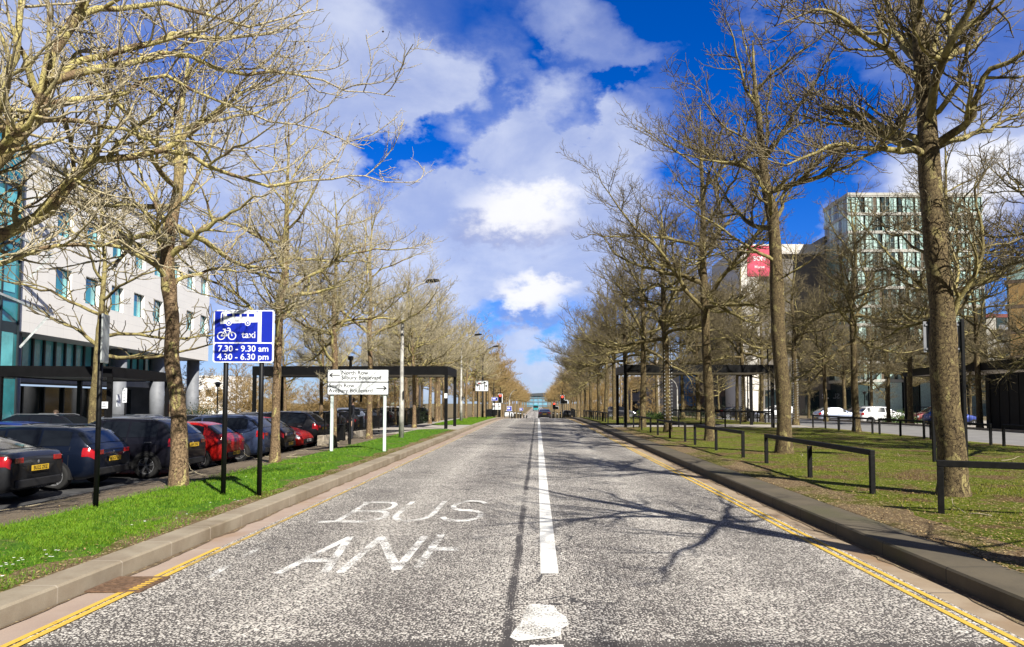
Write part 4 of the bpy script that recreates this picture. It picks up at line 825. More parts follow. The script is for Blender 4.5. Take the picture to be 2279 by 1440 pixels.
# ---- street lamps -----------------------------------------------------------
M_lamp = mat('weathered lamp column', (.34, .33, .30), .65, .2, var=.45, scale=2.5, bump=.3)
def lamp(px, yb, Y, ytop, arm, label, m=M_lamp, r=.085, name='street_lamp', twist=0):
    p_ = at(px, yb, Y); bz_ = H(p_.x, Y); zt_ = at(px, ytop, Y).z-bz_; o = thing(name, label, 'street lamp', (p_.x, Y, bz_), twist)
    MB().tube([(0, 0, -.1), (0, 0, 1.6), (0, 0, 1.62), (0, 0, zt_-1.3)], [r*1.25, r*1.2, r, r*.7], 12).build('column', m, o, smooth=True)
    s = 1 if arm > 0 else -1; A = abs(arm); pts = [(0, 0, zt_-1.3), (s*.04*A, 0, zt_-1.0), (s*.16*A, 0, zt_-.62), (s*.38*A, 0, zt_-.30), (s*.62*A, 0, zt_-.13), (s*.8*A, 0, zt_-.06)]
    MB().tube(pts, [r*.65, r*.55, r*.5, r*.45, r*.42, r*.42], 8).build('arm', m, o, smooth=True)
    mb = MB(); mb.prism([(A*.74, -.02), (A*.80, .07), (A*1.05, .09), (A*1.20, .05), (A*1.22, .0), (A*1.05, -.05), (A*.80, -.05)], lambda u, v: (s*u, -.11, zt_-.05+v+.08*(u/A-.8)), lambda u, v: (s*u, .11, zt_-.05+v+.08*(u/A-.8)))
    mb.build('lantern', M_black, o, bevel=.02); MB().box((r*1.0, -r, 1.75), (.03, .1, .34)).build('number_plate', M_signblack, o)
    return o
lamp(893, 975, 29.3, 624, 1.25, 'nearest grey street lamp rising between the white sign and the left shelter')
lamp(1026, 937, 54.5, 744, 1.3, 'street lamp behind the left shelter corner'); lamp(1074, 932, 68, 770, 1.3, 'dark street lamp standing behind the nearer lane arrow sign', M_black)
lamp(1099, 930, 100, 828, 1.3, 'thin street lamp above the left traffic signal', M_black); lamp(1110, 926, 132, 842, 1.3, 'thin far street lamp left of the vanishing point', M_black)
lamp(1134, 926, 104, 868, .95, 'pale curved street lamp beside the low blue sign')
lamp(1665, 940, 62, 783, -1.1, 'curved dark street lamp above the right end of the right shelter', M_black, .06)
lamp(1508, 935, 84, 842, -1.1, 'pale curved street lamp framed below the right shelter')
def globe(px, Y, yt, label):
    p_ = at(px, 930, Y); bz_ = H(p_.x, Y); zt_ = at(px, yt, Y).z-bz_; o = thing('post_lamp', label, 'post lamp', (p_.x, Y, bz_))
    MB().tube([(0, 0, -.1), (0, 0, zt_-.3)], .05, 8).build('column', M_black, o); mb = MB(); mb.tube([(0, 0, zt_-.3), (0, 0, zt_-.05)], [.12, .2], 10); mb.build('lantern', M_lens, o); mb = MB(); mb.tube([(0, 0, zt_-.05), (0, 0, zt_+.08)], [.42, .05], 12); mb.build('cap', M_black, o)
globe(483, 52, 852, 'black post lamp with a flat cap in front of the golden thicket on the left'); globe(1711, 52, 764, 'black post lamp rising beside the right shelter, left of the second tree'); globe(1925, 80, 872, 'small post lamp before the glass tower'); globe(1421, 88, 898, 'post lamp with a pale head left of the right shelter', )

# ---- black shelters (porte cocheres) ----------------------------------------
M_fascia = mat('black steel fascia', (.0045, .0045, .005), .5, var=.3, scale=3, spec=.2); M_roof = mat('roof felt', (.06, .06, .06), .9)
def shelter(label, x0, y0, wx, wy, z0, ztop, rz_=0, fas=.42, posts=None, group='black steel shelters'):
    o = thing('shelter', label, 'shelter', (x0, y0, z0), rz_, group); h = ztop-z0; t_ = .09
    mb = MB(); mb.box((wx/2, t_/2, h-fas/2), (wx, t_, fas)); mb.box((wx/2, wy-t_/2, h-fas/2), (wx, t_, fas)); mb.box((t_/2, wy/2, h-fas/2), (t_, wy-2*t_, fas)); mb.box((wx-t_/2, wy/2, h-fas/2), (t_, wy-2*t_, fas)); mb.build('fascia', M_fascia, o)
    MB().box((wx/2, wy/2, h-fas+.075), (wx-2*t_-.004, wy-2*t_-.004, .06)).build('soffit', M_soffit, o); MB().box((wx/2, wy/2, h-.09), (wx-2*t_-.004, wy-2*t_-.004, .05)).build('roof', M_roof, o)
    for (x, y) in posts or ((.1, .1), (wx-.1, .1), (.1, wy-.1), (wx-.1, wy-.1)):
        MB().box((x, y, (h-fas)/2-.1), (.17, .17, h-fas+.2)).build('post', M_fascia, o)
    return o
shl = shelter('long black shelter on the left between the blue sign and the road', -15.6, 39.3, 10.7, 4.4, .1, 3.57, 0, .48)
MB().box((10.7-.1, -.002, 1.85), (.16, .01, .26)).build('notice', M_signwhite, shl)
MB().box((4.9, 4.4, 1.75), (.12, .1, .5)).build('junction_box', M_black, shl)
shelter('long black shelter on the right behind the row of trunks', 5.05, 42.0, 8.8, 4.4, .12, 3.78, 0, .46)
sc_ = shelter('smaller black shelter before the white building on the left', -20.8, 27.6, 4.1, 7.0, -.47, 3.02, R(10), .42)
mb = MB(); mb.box((4.1-.1, 1.0, 2.15), (.02, .36, .5)); mb.build('notice', M_signwhite, sc_)
kx, ky = 27.3, 30.0
shelter('black shelter joined to the kiosk at the right edge', 27.4, 31.0, 4.6, 26.0, -.15, 4.15, R(-3.5), .55, posts=((.1, .1), (.1, 25.9), (4.5, 25.9), (4.5, .1), (.1, 17.5)))
kb_ = thing('kiosk', 'black walled kiosk under the shelter at the right edge', 'kiosk', (27.75, 31.5, -.15), R(-3.5))
MB().box((1.6, 7.4, 1.75), (3.2, 14.2, 3.5)).build('wall', M_fascia, kb_); MB().box((-.02, 9.0, 1.15), (.05, 1.1, 2.2)).build('door', M_black, kb_); mb = MB()
for y in range(1, 15): mb.box((-.01, y-.0, 1.8), (.03, .03, 3.3))
mb.build('cladding_joint', M_black, kb_)
# ---- knee rails --------------------------------------------------------------
def rail(pts, label, hgt=.66, group='low black rails round the grass'):
    c = Vector((sum(p[0] for p in pts)/len(pts), sum(p[1] for p in pts)/len(pts), 0)); zb = H(c.x, c.y)+.02; o = thing('knee_rail', label, 'rail', (c.x, c.y, zb), 0, group)
    d = (Vector((*pts[-1], 0))-Vector((*pts[0], 0))).normalized(); a = math.atan2(d.y, d.x)
    for p in pts: MB().box((p[0]-c.x, p[1]-c.y, (hgt-.045)/2-.06), (.075, .075, hgt-.045+.12), rz=a).build('post', M_blackrough, o, bevel=.005)
    e = .0375; A = (pts[0][0]-c.x-d.x*e, pts[0][1]-c.y-d.y*e, hgt-.0); B = (pts[-1][0]-c.x+d.x*e, pts[-1][1]-c.y+d.y*e, hgt)
    MB().bar(A, B, .078, .085).build('top_rail', M_blackrough, o, bevel=.006); return o
def P2(px, py): # photo point on the verge
    d_ = 1.48*1600/(py-893); p_ = at(px, py, d_); return (p_.x, p_.y)
rx_ = 5.02
rail([P2(2095, 1141), (6.9, 8.6), (8.8, 7.9)], 'nearest black rail, cut by the right edge of the picture')
rail([P2(1942, 1098), P2(1803, 1062), P2(1706, 1031)], 'black rail with three posts between the two nearest right trunks')
rail([P2(1654, 1018), P2(1594, 1002), P2(1547, 990)], 'black rail with three posts before the third right trunk')
rail([P2(1525, 983), P2(1491, 975), P2(1464, 968)], 'black rail with three posts before the right shelter, fourth along')
rail([P2(1448, 962), P2(1428, 957), P2(1410, 952)], 'black rail with three posts, fifth along before the right shelter')
for k, y in enumerate([50, 54.5, 59, 63.5, 68, 72.5]): rail([(4.9, y), (4.9, y+1.9), (4.9, y+3.8)], 'low black rail in the verge beyond the right shelter', group='rails beyond the right shelter')
for k, (y, xx) in enumerate([(20.5, 15.7), (25, 15.7), (29.3, 15.7), (33.8, 15.7)]): rail([(xx, y), (xx, y+1.9), (xx, y+3.8)], ['black rail at the far grass edge by the right border of the picture', 'black rail at the far grass edge behind the thick right tree', 'black rail at the far grass edge left of the thick right tree', 'black rail at the far grass edge before the pale trunk'][k])
for k, y in enumerate([38, 48.5, 53, 57.5, 62, 66.5]): rail([(15.9, y), (15.9, y+1.8), (15.9, y+3.6)], 'low black rail along the side road seen past the right shelter', group='rails along the side road')
rail([(13.3, 40.6), (10.6, 40.7), (8.0, 40.8)], 'long black rail in front of the paving at the right shelter', .9); rail([(8.4, 47.6), (10.8, 47.6), (13.4, 47.6)], 'long black rail behind the right shelter', .9)
# ---- railings round the subway ramp on the left ---------------------------------
def railing(pts, label, hgt=1.05, step=.125, group=None, name='railing'):
    c = pts[0]; o = thing(name, label, 'railing', c, 0, group); zs = Vector(c)
    mbb = MB(); mp = MB(); mr = MB()
    for a, b in zip(pts, pts[1:]):
        a = Vector(a)-zs; b = Vector(b)-zs; L = (b-a).length; n = int(L/step)
        mr.bar(a+Vector((0, 0, hgt)), b+Vector((0, 0, hgt)), .05, .05); mr.bar(a+Vector((0, 0, .12)), b+Vector((0, 0, .12)), .03, .03)
        for i in range(n+1): p_ = a.lerp(b, i/max(n, 1)); mbb.box((p_.x, p_.y, hgt/2+.06), (.018, .018, hgt-.13))
        for i in range(int(L/2)+1): p_ = a.lerp(b, min(1, i*2/L)); mp.box((p_.x, p_.y, hgt/2-.05), (.06, .06, hgt+.1))
    mr.build('top_rail', M_black, o); mbb.build('bars', M_black, o); mp.build('post', M_black, o); return o
railing([(-9.3, 31.5, .05), (-8.9, 38, .12), (-8.2, 50, .12)], 'long black railing beside the left footpath, passing behind the white sign')
railing([(-13.8, 35, -.35), (-11.4, 44, .1), (-10.6, 51, .1), (-8.2, 51.5, .1)], 'second black railing farther in, round the sunken ramp on the left')
railing([(29.5, 56, -.3), (34, 55.8, -.3)], 'black upright railing left of the kiosk across the side road', 1.5)
railing([(-6.0, 84, -.4), (-5.6, 100, -.6)], 'black railing along the left pavement near the traffic signal', 1.1, .2); railing([(5.2, 99, -.6), (5.8, 125, -1.3)], 'black railing along the right pavement behind the traffic signal', 1.1, .2)
railing([(5.6, 112, -.9), (9, 112, -.8), (14, 111, -.7)], 'black railing crossing behind the far right trunks', 1.1, .25)
w_ = thing('stone_wall', 'low pale stone block wall under the black railing on the left', 'wall', (-9.35, 31.2, -.2)); mb = MB()
for k in range(9): mb.box((.05*k, .35+.72*k, .12), (.3, .70, .5), rz=R(-4))
mb.build('block', M_stone, w_, bevel=.015)
bx = thing('cabinet', 'low black cabinet beside the railing at the end of the left car park', 'cabinet', (-8.4, 30.4, .0)); MB().box((0, 0, .3), (.55, .35, .75)).build('body', M_black, bx, bevel=.01); MB().box((0, -.18, .3), (.45, .012, .6)).build('door', M_black, bx)
pp = thing('pole', 'thin black pole rising behind the middle of the white road name sign', 'pole', (*at(778, 980, 25).xy, .1)); MB().tube([(0, 0, -.1), (0, 0, 3.0)], .05, 10).build('shaft', M_black, pp); MB().box((0, 0, 3.05), (.16, .16, .14)).build('camera_head', M_black, pp, bevel=.02)
# bollards by the far crossing
for k, (px, Y) in enumerate([(1139, 100), (1146, 103), (1153, 108), (1158, 112), (1166, 122), (1172, 140), (1240, 118), (1247, 110), (1231, 108)]):
    p_ = at(px, 925, Y); o = thing('bollard', 'black bollard on the %s side of the crossing' % ('left' if px < 1200 else 'right'), 'bollard', (p_.x, Y, H(p_.x, Y)), 0, 'bollards on the %s' % ('left' if px < 1200 else 'right')); MB().tube([(0, 0, -.1), (0, 0, .95), (0, 0, 1.02)], [.1, .1, .05], 8).build('shaft', M_black, o); MB().tube([(0, 0, .75), (0, 0, .85)], .104, 8).build('white_band', M_signwhite, o)
# bushes
def leafmat(name, a, b):
    return mat(name, a, .6, var=.3, scale=9, col2=b)
M_bushd = leafmat('dark laurel leaves', (.008, .02, .006), (.03, .05, .012)); M_bushl = leafmat('green shrub leaves', (.03, .08, .01), (.10, .16, .03))
def bush(x, y, z, rx, ry, rz2, n, m, label, seed):
    rg = np.random.default_rng(seed); o = thing('bush', label, 'bush', (x, y, z)); cl_ = rg.normal(0, 1, (26, 3)); cl_ = norm(cl_)*rg.uniform(.3, .85, (26, 1)); cl_[:, 2] = np.abs(cl_[:, 2])
    c = cl_[rg.integers(0, 26, n)]+rg.normal(0, .17, (n, 3)); c[:, 2] = np.abs(c[:, 2]); c *= np.array([rx, ry, rz2]); a = norm(rg.normal(0, 1, (n, 3))); b = norm(np.cross(a, rg.normal(0, 1, (n, 3)))); s = rg.uniform(.03, .07, (n, 1))
    V = np.stack([c-a*s*1.4, c+b*s*.6, c+a*s*1.4, c-b*s*.6], 1).reshape(-1, 3); F = [(4*i, 4*i+1, 4*i+2, 4*i+3) for i in range(n)]
    mb = MB(); mb.v = [tuple(v) for v in V.tolist()]; mb.f = F; mb.m = [0]*n; mb.build('foliage', m, o); q = MB()
    for k in range(7): a_ = k*.9; q.tube([(0, 0, -.05), (rx*.4*math.cos(a_), ry*.4*math.sin(a_), rz2*.8)], [.03, .01], 5)
    q.build('stem', M_barkS, o)
bush(-9.0, 52.6, .0, 1.4, 1.4, 1.5, 2600, M_bushd, 'dark evergreen bush at the end of the left railings', 1)
bush(10.2, 62, .0, 2.6, 1.2, .9, 2600, M_bushl, 'low green bush seen under the left end of the right shelter', 2)
bush(at(2010, 930, 63).x, 63, -.3, 2.0, 1.2, 1.3, 2400, M_bushl, 'green bush between the white and the dark red parked cars', 3)
bush(at(440, 930, 52).x, 52, -.45, 3, 1.5, 2.2, 3000, M_bushd, 'dark bush beyond the end of the white building', 4)
bush(at(1600, 930, 92).x, 92, -.4, 7, 1.5, 1.8, 3200, M_bushd, 'long dark shrub bed before the banner building', 5)
bush(at(1870, 930, 92).x, 92, -.4, 6, 1.5, 1.5, 3000, M_bushd, 'dark shrub bed before the left foot of the glass tower', 6)
# ------------------------------------------------------------------ cars
M_glass = mat('car glass', (.008, .010, .013), .06, 0, var=.1, spec=.8); M_tyre = mat('tyre rubber', (.012, .012, .012), .85); M_trim = mat('black plastic trim', (.014, .014, .015), .6)
M_alloy = mat('alloy wheel', (.55, .56, .58), .28, .8, var=.1); M_tail = mat('tail lamp', (.35, .008, .01), .15, spec=.8, coat=1); M_head = mat('headlamp', (.65, .68, .72), .1, .3, coat=1)
M_plY = mat('yellow number plate', (.62, .40, .03), .5, var=.05); M_plW = mat('white number plate', (.75, .75, .72), .5, var=.05)
PAINT = {}
def paintm(key, col, metal=.35):
    if key not in PAINT: PAINT[key] = mat(key+' car paint', col, .42, metal, var=.05, scale=1.5, coat=.7, spec=.3)
    return PAINT[key]
def interp(tab, x):
    for (a, va), (b, vb) in zip(tab, tab[1:]):
        if x <= b:
            t = max(0, min(1, (x-a)/(b-a))); return va+(vb-va)*t
    return tab[-1][1]
def smooth_tab(tab, x, r=.05): return sum(interp(tab, x+r*k/2) for k in (-2, -1, 0, 1, 2))/5
KINDS = {  # x from rear (0) to front (1) as fraction of length: roof/hood line, belt line
 'hatch': dict(L=4.05, W=1.75, H=1.46, top=[(0, .88), (.02, .98), (.04, 1.04), (.16, 1.36), (.24, 1.44), (.45, 1.46), (.56, 1.41), (.74, 1.02), (.80, .97), (.93, .82), (.98, .68), (1, .55)], belt=[(0, .98), (.3, .94), (.8, .86), (1, .6)], gh=(.05, .76), win=(.17, .70), pil=[.42]),
 'suv': dict(L=4.45, W=1.84, H=1.63, top=[(0, .98), (.015, 1.10), (.03, 1.16), (.115, 1.50), (.17, 1.60), (.42, 1.63), (.56, 1.57), (.72, 1.14), (.78, 1.10), (.93, .97), (.98, .80), (1, .6)], belt=[(0, 1.10), (.3, 1.04), (.8, .98), (1, .7)], gh=(.03, .74), win=(.13, .69), pil=[.32, .50]),
 'sedan': dict(L=4.7, W=1.85, H=1.44, top=[(0, .90), (.01, 1.02), (.03, 1.06), (.09, 1.08), (.30, 1.38), (.42, 1.44), (.52, 1.44), (.60, 1.39), (.76, 1.0), (.80, .97), (.93, .84), (.98, .70), (1, .55)], belt=[(0, 1.0), (.3, .95), (.8, .88), (1, .6)], gh=(.12, .78), win=(.20, .72), pil=[.46]),
 'estate': dict(L=4.7, W=1.85, H=1.50, top=[(0, .90), (.015, 1.0), (.03, 1.06), (.10, 1.38), (.15, 1.47), (.40, 1.50), (.54, 1.46), (.70, 1.04), (.76, 1.0), (.93, .86), (.98, .70), (1, .55)], belt=[(0, 1.0), (.3, .97), (.8, .90), (1, .6)], gh=(.03, .74), win=(.12, .68), pil=[.28, .46]),
}
def car(kind, paint, loc, heading, label, group=None, plate_txt=None, front_seen=False, detail=True, sc=1.0):
    K = KINDS[kind]; L, Wd = K['L'], K['W']; o = thing('parked_car' if heading is not None else 'car', label, 'car', loc, heading or 0, group); o.scale = (sc,)*3
    xs = sorted(set([0, .004, .012, .02, .03, .045]+[i/36 for i in range(2, 35)]+[.965, .98, .99, .996, 1])); prof = []
    def sec(t):
        zt = smooth_tab(K['top'], t, .012); zb = .24+.10*max(0, (.06-t)/.06)+.06*max(0, (t-.94)/.06); belt = min(smooth_tab(K['belt'], t, .03), zt-.03)
        e = min(t, 1-t); rd = math.sqrt(max(0, 1-(1-min(e/.075, 1))**2)); w = Wd/2*(.80+.20*rd); 
        if e < .004: w = Wd/2*.80
        hg = max(0, zt-belt); g0, g1 = K['gh']; wr = w*(1-.30*min(1, hg/.55)) if g0 < t < g1 else w*(.97-.25*min(1, hg/.2)*.3)
        y = [0, w*.86, w*.955, w*.99, w*1.0, w*.985, w*.93, wr*1.0+ (w-wr)*.02, wr*.93, wr*.6, 0]
        z = [zb, zb, zb+.09, zb+.22, .62*(belt)+.0+.02, belt-.10, belt, zt-.045-.06*hg, zt-.012, zt-.0, zt+.012]
        if z[4] < z[3]: z[4] = z[3]+.02
        for i in range(5, 11): z[i] = max(z[i], z[i-1]-.002) if i < 9 else z[i]
        return y, z
    def pt(t, j, s, off=0.0):
        y, z = sec(t); 
        if j == int(j): yy, zz = y[int(j)], z[int(j)]
        else:
            k = int(j); f = j-k; yy, zz = y[k]*(1-f)+y[k+1]*f, z[k]*(1-f)+z[k+1]*f
        return Vector(((t-.5)*L, s*yy, zz))
    mb = MB(); n = 11; ring = lambda t: [tuple(pt(t, j, 1)) for j in range(n)]+[tuple(pt(t, j, -1)) for j in range(n-2, 0, -1)]; m = 2*n-2
    vs = []; 
    for t in xs: vs += ring(t)
    fs = [(i*m+k, i*m+(k+1) % m, (i+1)*m+(k+1) % m, (i+1)*m+k) for i in range(len(xs)-1) for k in range(m)]
    fs += [tuple(range(m))[::-1], tuple((len(xs)-1)*m+k for k in range(m))]; mb.add(vs, [f[::-1] for f in fs]); body = mb.build('body', paint, o, smooth=True)
    def patch(name, m_, t0, t1, j0, j1, s, nt_=6, nj=3, off=.008, trim=None, parent=o):
        q = MB(); P_ = []
        for a in range(nt_+1):
            for b in range(nj+1):
                ta = t0+(t1-t0)*a/nt_; jb = j0+(j1-j0)*b/nj
                if trim: ta = trim(ta, b/nj)
                p_ = pt(ta, jb, s); d = 1e-3; u = pt(min(ta+d*8, 1), jb, s)-pt(max(ta-d*8, 0), jb, s); v = pt(ta, min(jb+.05, 10), s)-pt(ta, max(jb-.05, 0), s); nn = u.cross(v)*-s
                if nn.length < 1e-9: nn = Vector((0, 0, 1))
                nn.normalize(); P_.append(p_+nn*off)
        F = [(a*(nj+1)+b, (a+1)*(nj+1)+b, (a+1)*(nj+1)+b+1, a*(nj+1)+b+1) for a in range(nt_) for b in range(nj)]
        q.add(P_, F); return q.build(name, m_, parent, smooth=True)
    w0, w1 = K['win']; cuts = [w0]+K['pil']+[w1]
    for s in (1, -1):
        for a, b in zip(cuts, cuts[1:]): patch('side_window', M_glass, a+.006, b-.006, 6.15, 7.0, s, 5, 3, trim=(lambda t, f, b=b, w1=w1: t-(f*.055 if abs(t-w1+.006) < .001 else 0)+0) if b == w1 else None)
    # screens
    def across(name, m_, t0, t1, j0=7.3, off=.010, nt_=6):
        q = MB(); P_ = []; cols = [(j, 1) for j in (j0, 8, 9, 10)]+[(j, -1) for j in (9, 8, j0)]
        for a in range(nt_+1):
            ta = t0+(t1-t0)*a/nt_
            for j, s in cols: p_ = pt(ta, j, s); P_.append(p_)
        nr = len(cols); Q = []
        for a in range(nt_+1):
            for b in range(nr):
                u = P_[min(a+1, nt_)*nr+b]-P_[max(a-1, 0)*nr+b]; v = P_[a*nr+min(b+1, nr-1)]-P_[a*nr+max(b-1, 0)]; nn = u.cross(v); nn = nn.normalized() if nn.length > 1e-9 else Vector((0, 0, 1))
                if nn.z < 0: nn = -nn
                Q.append(P_[a*nr+b]+nn*off)
        q.add(Q, [(a*nr+b, (a+1)*nr+b, (a+1)*nr+b+1, a*nr+b+1) for a in range(nt_) for b in range(nr-1)]); return q.build(name, m_, o, smooth=True)
    rw = {'hatch': (.055, .155), 'suv': (.035, .11), 'sedan': (.105, .29), 'estate': (.035, .10)}[kind]; fw = {'hatch': (.575, .735), 'suv': (.575, .715), 'sedan': (.615, .755), 'estate': (.555, .695)}[kind]
    across('rear_window', M_glass, *rw); across('windscreen', M_glass, *fw)
    # lamps
    if detail:
        zl = {'hatch': .84, 'suv': .96, 'sedan': .90, 'estate': .88}[kind]
        for s in (1, -1):
            patch('tail_lamp', M_tail, .0045, .055, 4.6, 6.0, s, 4, 3, .007); patch('headlamp', M_head, .915, .975, 5.0, 6.6, s, 4, 3, .007)
            q = MB(); q.box((-L/2-.004, s*Wd*.315, zl), (.02, Wd*.13, .11)); q.build('tail_lamp', M_tail, o, bevel=.006)
            patch('sill', M_trim, .12, .88, 2.0, 3.0, s, 8, 1, .006)
            q = MB(); q.ball(pt(w1-.02, 6.6, s)+Vector((0, s*.09, .0)), .085, 8, 6, (1.1, .9, .75)); q.build('mirror', paint, o, smooth=True)
            for a, b in zip(cuts, cuts[1:]):
                p_ = pt(a+.05, 5.2, s); q = MB(); q.bar(p_+Vector((-.09, s*.018, 0)), p_+Vector((.09, s*.018, 0)), .025, .03); q.build('door_handle', M_alloy if kind == 'suv' else paint, o)
        for s in (1, -1):
            for tt_ in cuts: patch('door_gap', M_trim, tt_-.0012, tt_+.0012, 2.6, 6.1, s, 1, 5, .003)
            patch('fuel_flap' if s > 0 else 'badge', paint, .105, .135, 5.1, 5.5, s, 1, 1, .004)
        q = MB(); q.box((-L/2-.012, 0, .42), (.05, Wd*.74, .17)); q.build('rear_bumper_trim', M_trim, o, bevel=.02); q = MB(); q.box((L/2+.0, 0, .42), (.05, Wd*.7, .2)); q.build('grille', M_trim, o, bevel=.02)
        zp = {'hatch': .50, 'suv': .88, 'sedan': .72, 'estate': .70}[kind]
        if kind == 'hatch' : zp = .46
        for (xx, m_, sgn) in ((-L/2-.040, M_plY, 1), (L/2+.034, M_plW, -1)):
            q = MB(); q.box((xx, 0, zp if sgn > 0 else .46), (.012, .52, .115)); pl = q.build('number_plate', m_, o, bevel=.004)
            vs_, fs_ = text_geo(plate_txt or 'KX21 FRO', .105, bold=.002); q = MB(); z_ = zp if sgn > 0 else .46
            q.add([(xx-sgn*.0075, -a*sgn*.92, z_+b) for a, b in vs_], fs_); q.build('characters', M_signblack, pl)
        q = MB(); q.ball((-L/2+.002, 0, smooth_tab(K['top'], 0)-.12), .035, 8, 5, (.3, 1, 1)); q.build('badge', M_alloy, o)
        q = MB(); q.bar((-L/2+.3 if kind != 'sedan' else .1, 0, K['H']-.02), (-L/2+.22 if kind != 'sedan' else .02, 0, K['H']+.12), .008, .008); q.build('aerial', M_trim, o)
        if kind in ('suv', 'estate'):
            for s in (1, -1): q = MB(); q.tube([pt(.16, 8, s)+Vector((0, 0, .02)), pt(.2, 8, s)+Vector((0, 0, .05)), pt(.5, 8, s)+Vector((0, 0, .05)), pt(.54, 8, s)+Vector((0, 0, .02))], .014, 6); q.build('roof_rail', M_alloy, o)
    # wheels
    rw_ = {'hatch': .30, 'suv': .345, 'sedan': .335, 'estate': .33}[kind]
    for t_ in (.185, .815):
        for s in (1, -1):
            y, z = sec(t_); yo = s*(y[4]+.004); x = (t_-.5)*L
            q = MB(); nn = 18; arc_ = [(x+(rw_+.055)*math.cos(math.pi*i/nn), rw_+(rw_+.055)*math.sin(math.pi*i/nn)) for i in range(nn+1)]; arc_ += [(x-rw_-.055, .25), (x+rw_+.055, .25)]
            q.prism(arc_, lambda u, v: (u, yo-s*.10, v), lambda u, v: (u, yo+s*.004, v)); q.build('wheel_arch', M_trim, o)
            wh = MB(); R_ = [(rw_*.64, .0), (rw_*.70, .022), (rw_*.93, .022), (rw_, -.0), (rw_, -.17), (rw_*.9, -.2), (0.02, -.2)]; nn = 24; V = []
            for rr1, yy1 in R_:
                for i in range(nn): a = 2*math.pi*i/nn; V.append((x+rr1*math.cos(a), yo+s*yy1+s*.004, rw_+rr1*math.sin(a)))
            F = [(k*nn+i, k*nn+(i+1) % nn, (k+1)*nn+(i+1) % nn, (k+1)*nn+i) for k in range(len(R_)-1) for i in range(nn)]; wh.add(V, F); wheel = wh.build('wheel', M_tyre, o, smooth=True)
            rm = MB(); rm.add([(x+rr1*math.cos(2*math.pi*i/nn), yo+s*yy1, rw_+rr1*math.sin(2*math.pi*i/nn)) for rr1, yy1 in ((rw_*.66, .014), (rw_*.60, .012), (rw_*.58, -.03)) for i in range(nn)], [(k*nn+i, k*nn+(i+1) % nn, (k+1)*nn+(i+1) % nn, (k+1)*nn+i) for k in range(2) for i in range(nn)])
            for k in range(5):
                for d_ in (-.16, .16):
                    a = 2*math.pi*k/5+.3; rm.bar((x+.03*math.cos(a), yo+s*.004, rw_+.03*math.sin(a)), (x+rw_*.62*math.cos(a+d_), yo+s*.008, rw_+rw_*.62*math.sin(a+d_)), .028, .02, up=(0, 1, 0))
            rm.tube([(x, yo-s*.02, rw_), (x, yo+s*.016, rw_)], .05, 10); rm.build('rim', M_alloy, wheel)
            hb = MB(); hb.tube([(x, yo-s*.05, rw_), (x, yo-s*.035, rw_)], rw_*.6, 20); hb.build('brake_disc', M_trim, wheel)
    return o
gr = 'cars parked nose away in the left car park'
W180 = math.pi
pGrey = paintm('slate grey', (.022, .023, .026)); pNavy = paintm('dark navy', (.003, .007, .020)); pChar = paintm('charcoal', (.008, .008, .014)); pRed = paintm('bright red', (.45, .010, .008), .1)
pBlue = paintm('steel blue', (.045, .065, .13), .5); pBlk = paintm('black', (.006, .006, .008), .2); pSil = paintm('silver blue', (.26, .30, .40), .6); pBlu2 = paintm('deep blue', (.02, .04, .20)); pWhi = paintm('white', (.72, .73, .75), .0); pDRed = paintm('dark red', (.14, .008, .012), .2); pTeal = paintm('teal', (.02, .26, .30), 0.0); pCar = paintm('plum grey', (.05, .045, .06))
def lot(kind, paint, xrear, y, label, plate=None, yaw=0.0, rev=False, group=gr):
    L = KINDS[kind]['L']; a = W180+R(yaw) if not rev else R(yaw); cx = xrear-L/2*math.cos(R(yaw)); return car(kind, paint, (cx, y, -.46), a, label, group, plate)
lot('sedan', pGrey, -10.55, 15.3, 'grey saloon car at the left edge, nearest of the parked cars', 'BU22 ZKE')
lot('estate', pNavy, -10.6, 18.0, 'dark navy estate car just behind the grey saloon', 'KX20 GFJ', 2)
lot('suv', pChar, -9.85, 20.7, 'charcoal sports utility car with bright alloy wheel behind the nearest left trunk', 'NW 204L', -1)
lot('hatch', pRed, -9.75, 23.3, 'bright red hatchback seen between the left trunk and the blue sign pole', 'MX17 AVD', 1)
lot('suv', pBlue, -9.5, 25.9, 'steel blue crossover car seen between the two blue sign poles', 'FL70 XEA')
lot('hatch', pBlk, -9.75, 28.4, 'black hatchback mostly hidden by the slim tree', 'RO16 WNB', 2)
lot('hatch', pRed, -9.8, 30.9, 'red hatchback parked facing the road with its headlamp showing', 'EY08 TTK', 0, True)
lot('suv', pBlk, -9.9, 33.4, 'large black sports utility car left of the white road name sign', 'LB19 OSU', 0)
gr2 = 'cars in the second row of the left car park'
for k, (kind, pt_, x, y, lb) in enumerate([('hatch', pDRed, -15.2, 21.2, 'red hatchback at the left edge, behind the nearest parked cars'), ('sedan', pBlu2, -15.3, 24.0, 'deep blue saloon in the second row, left of the small sign pole'), ('suv', pChar, -15.3, 26.7, 'dark car in the second row hidden behind the charcoal one'),
        ('estate', pSil, -14.9, 29.4, 'silver blue car in the second row, its roof showing above the red hatchback'), ('estate', pSil, -14.8, 32.0, 'silver blue car in the second row behind the steel blue crossover'), ('hatch', pBlk, -15, 34.6, 'black car in the second row behind the slim tree')]):
    lot(kind, pt_, x, y, lb, None, 0, k % 2 == 0, gr2)
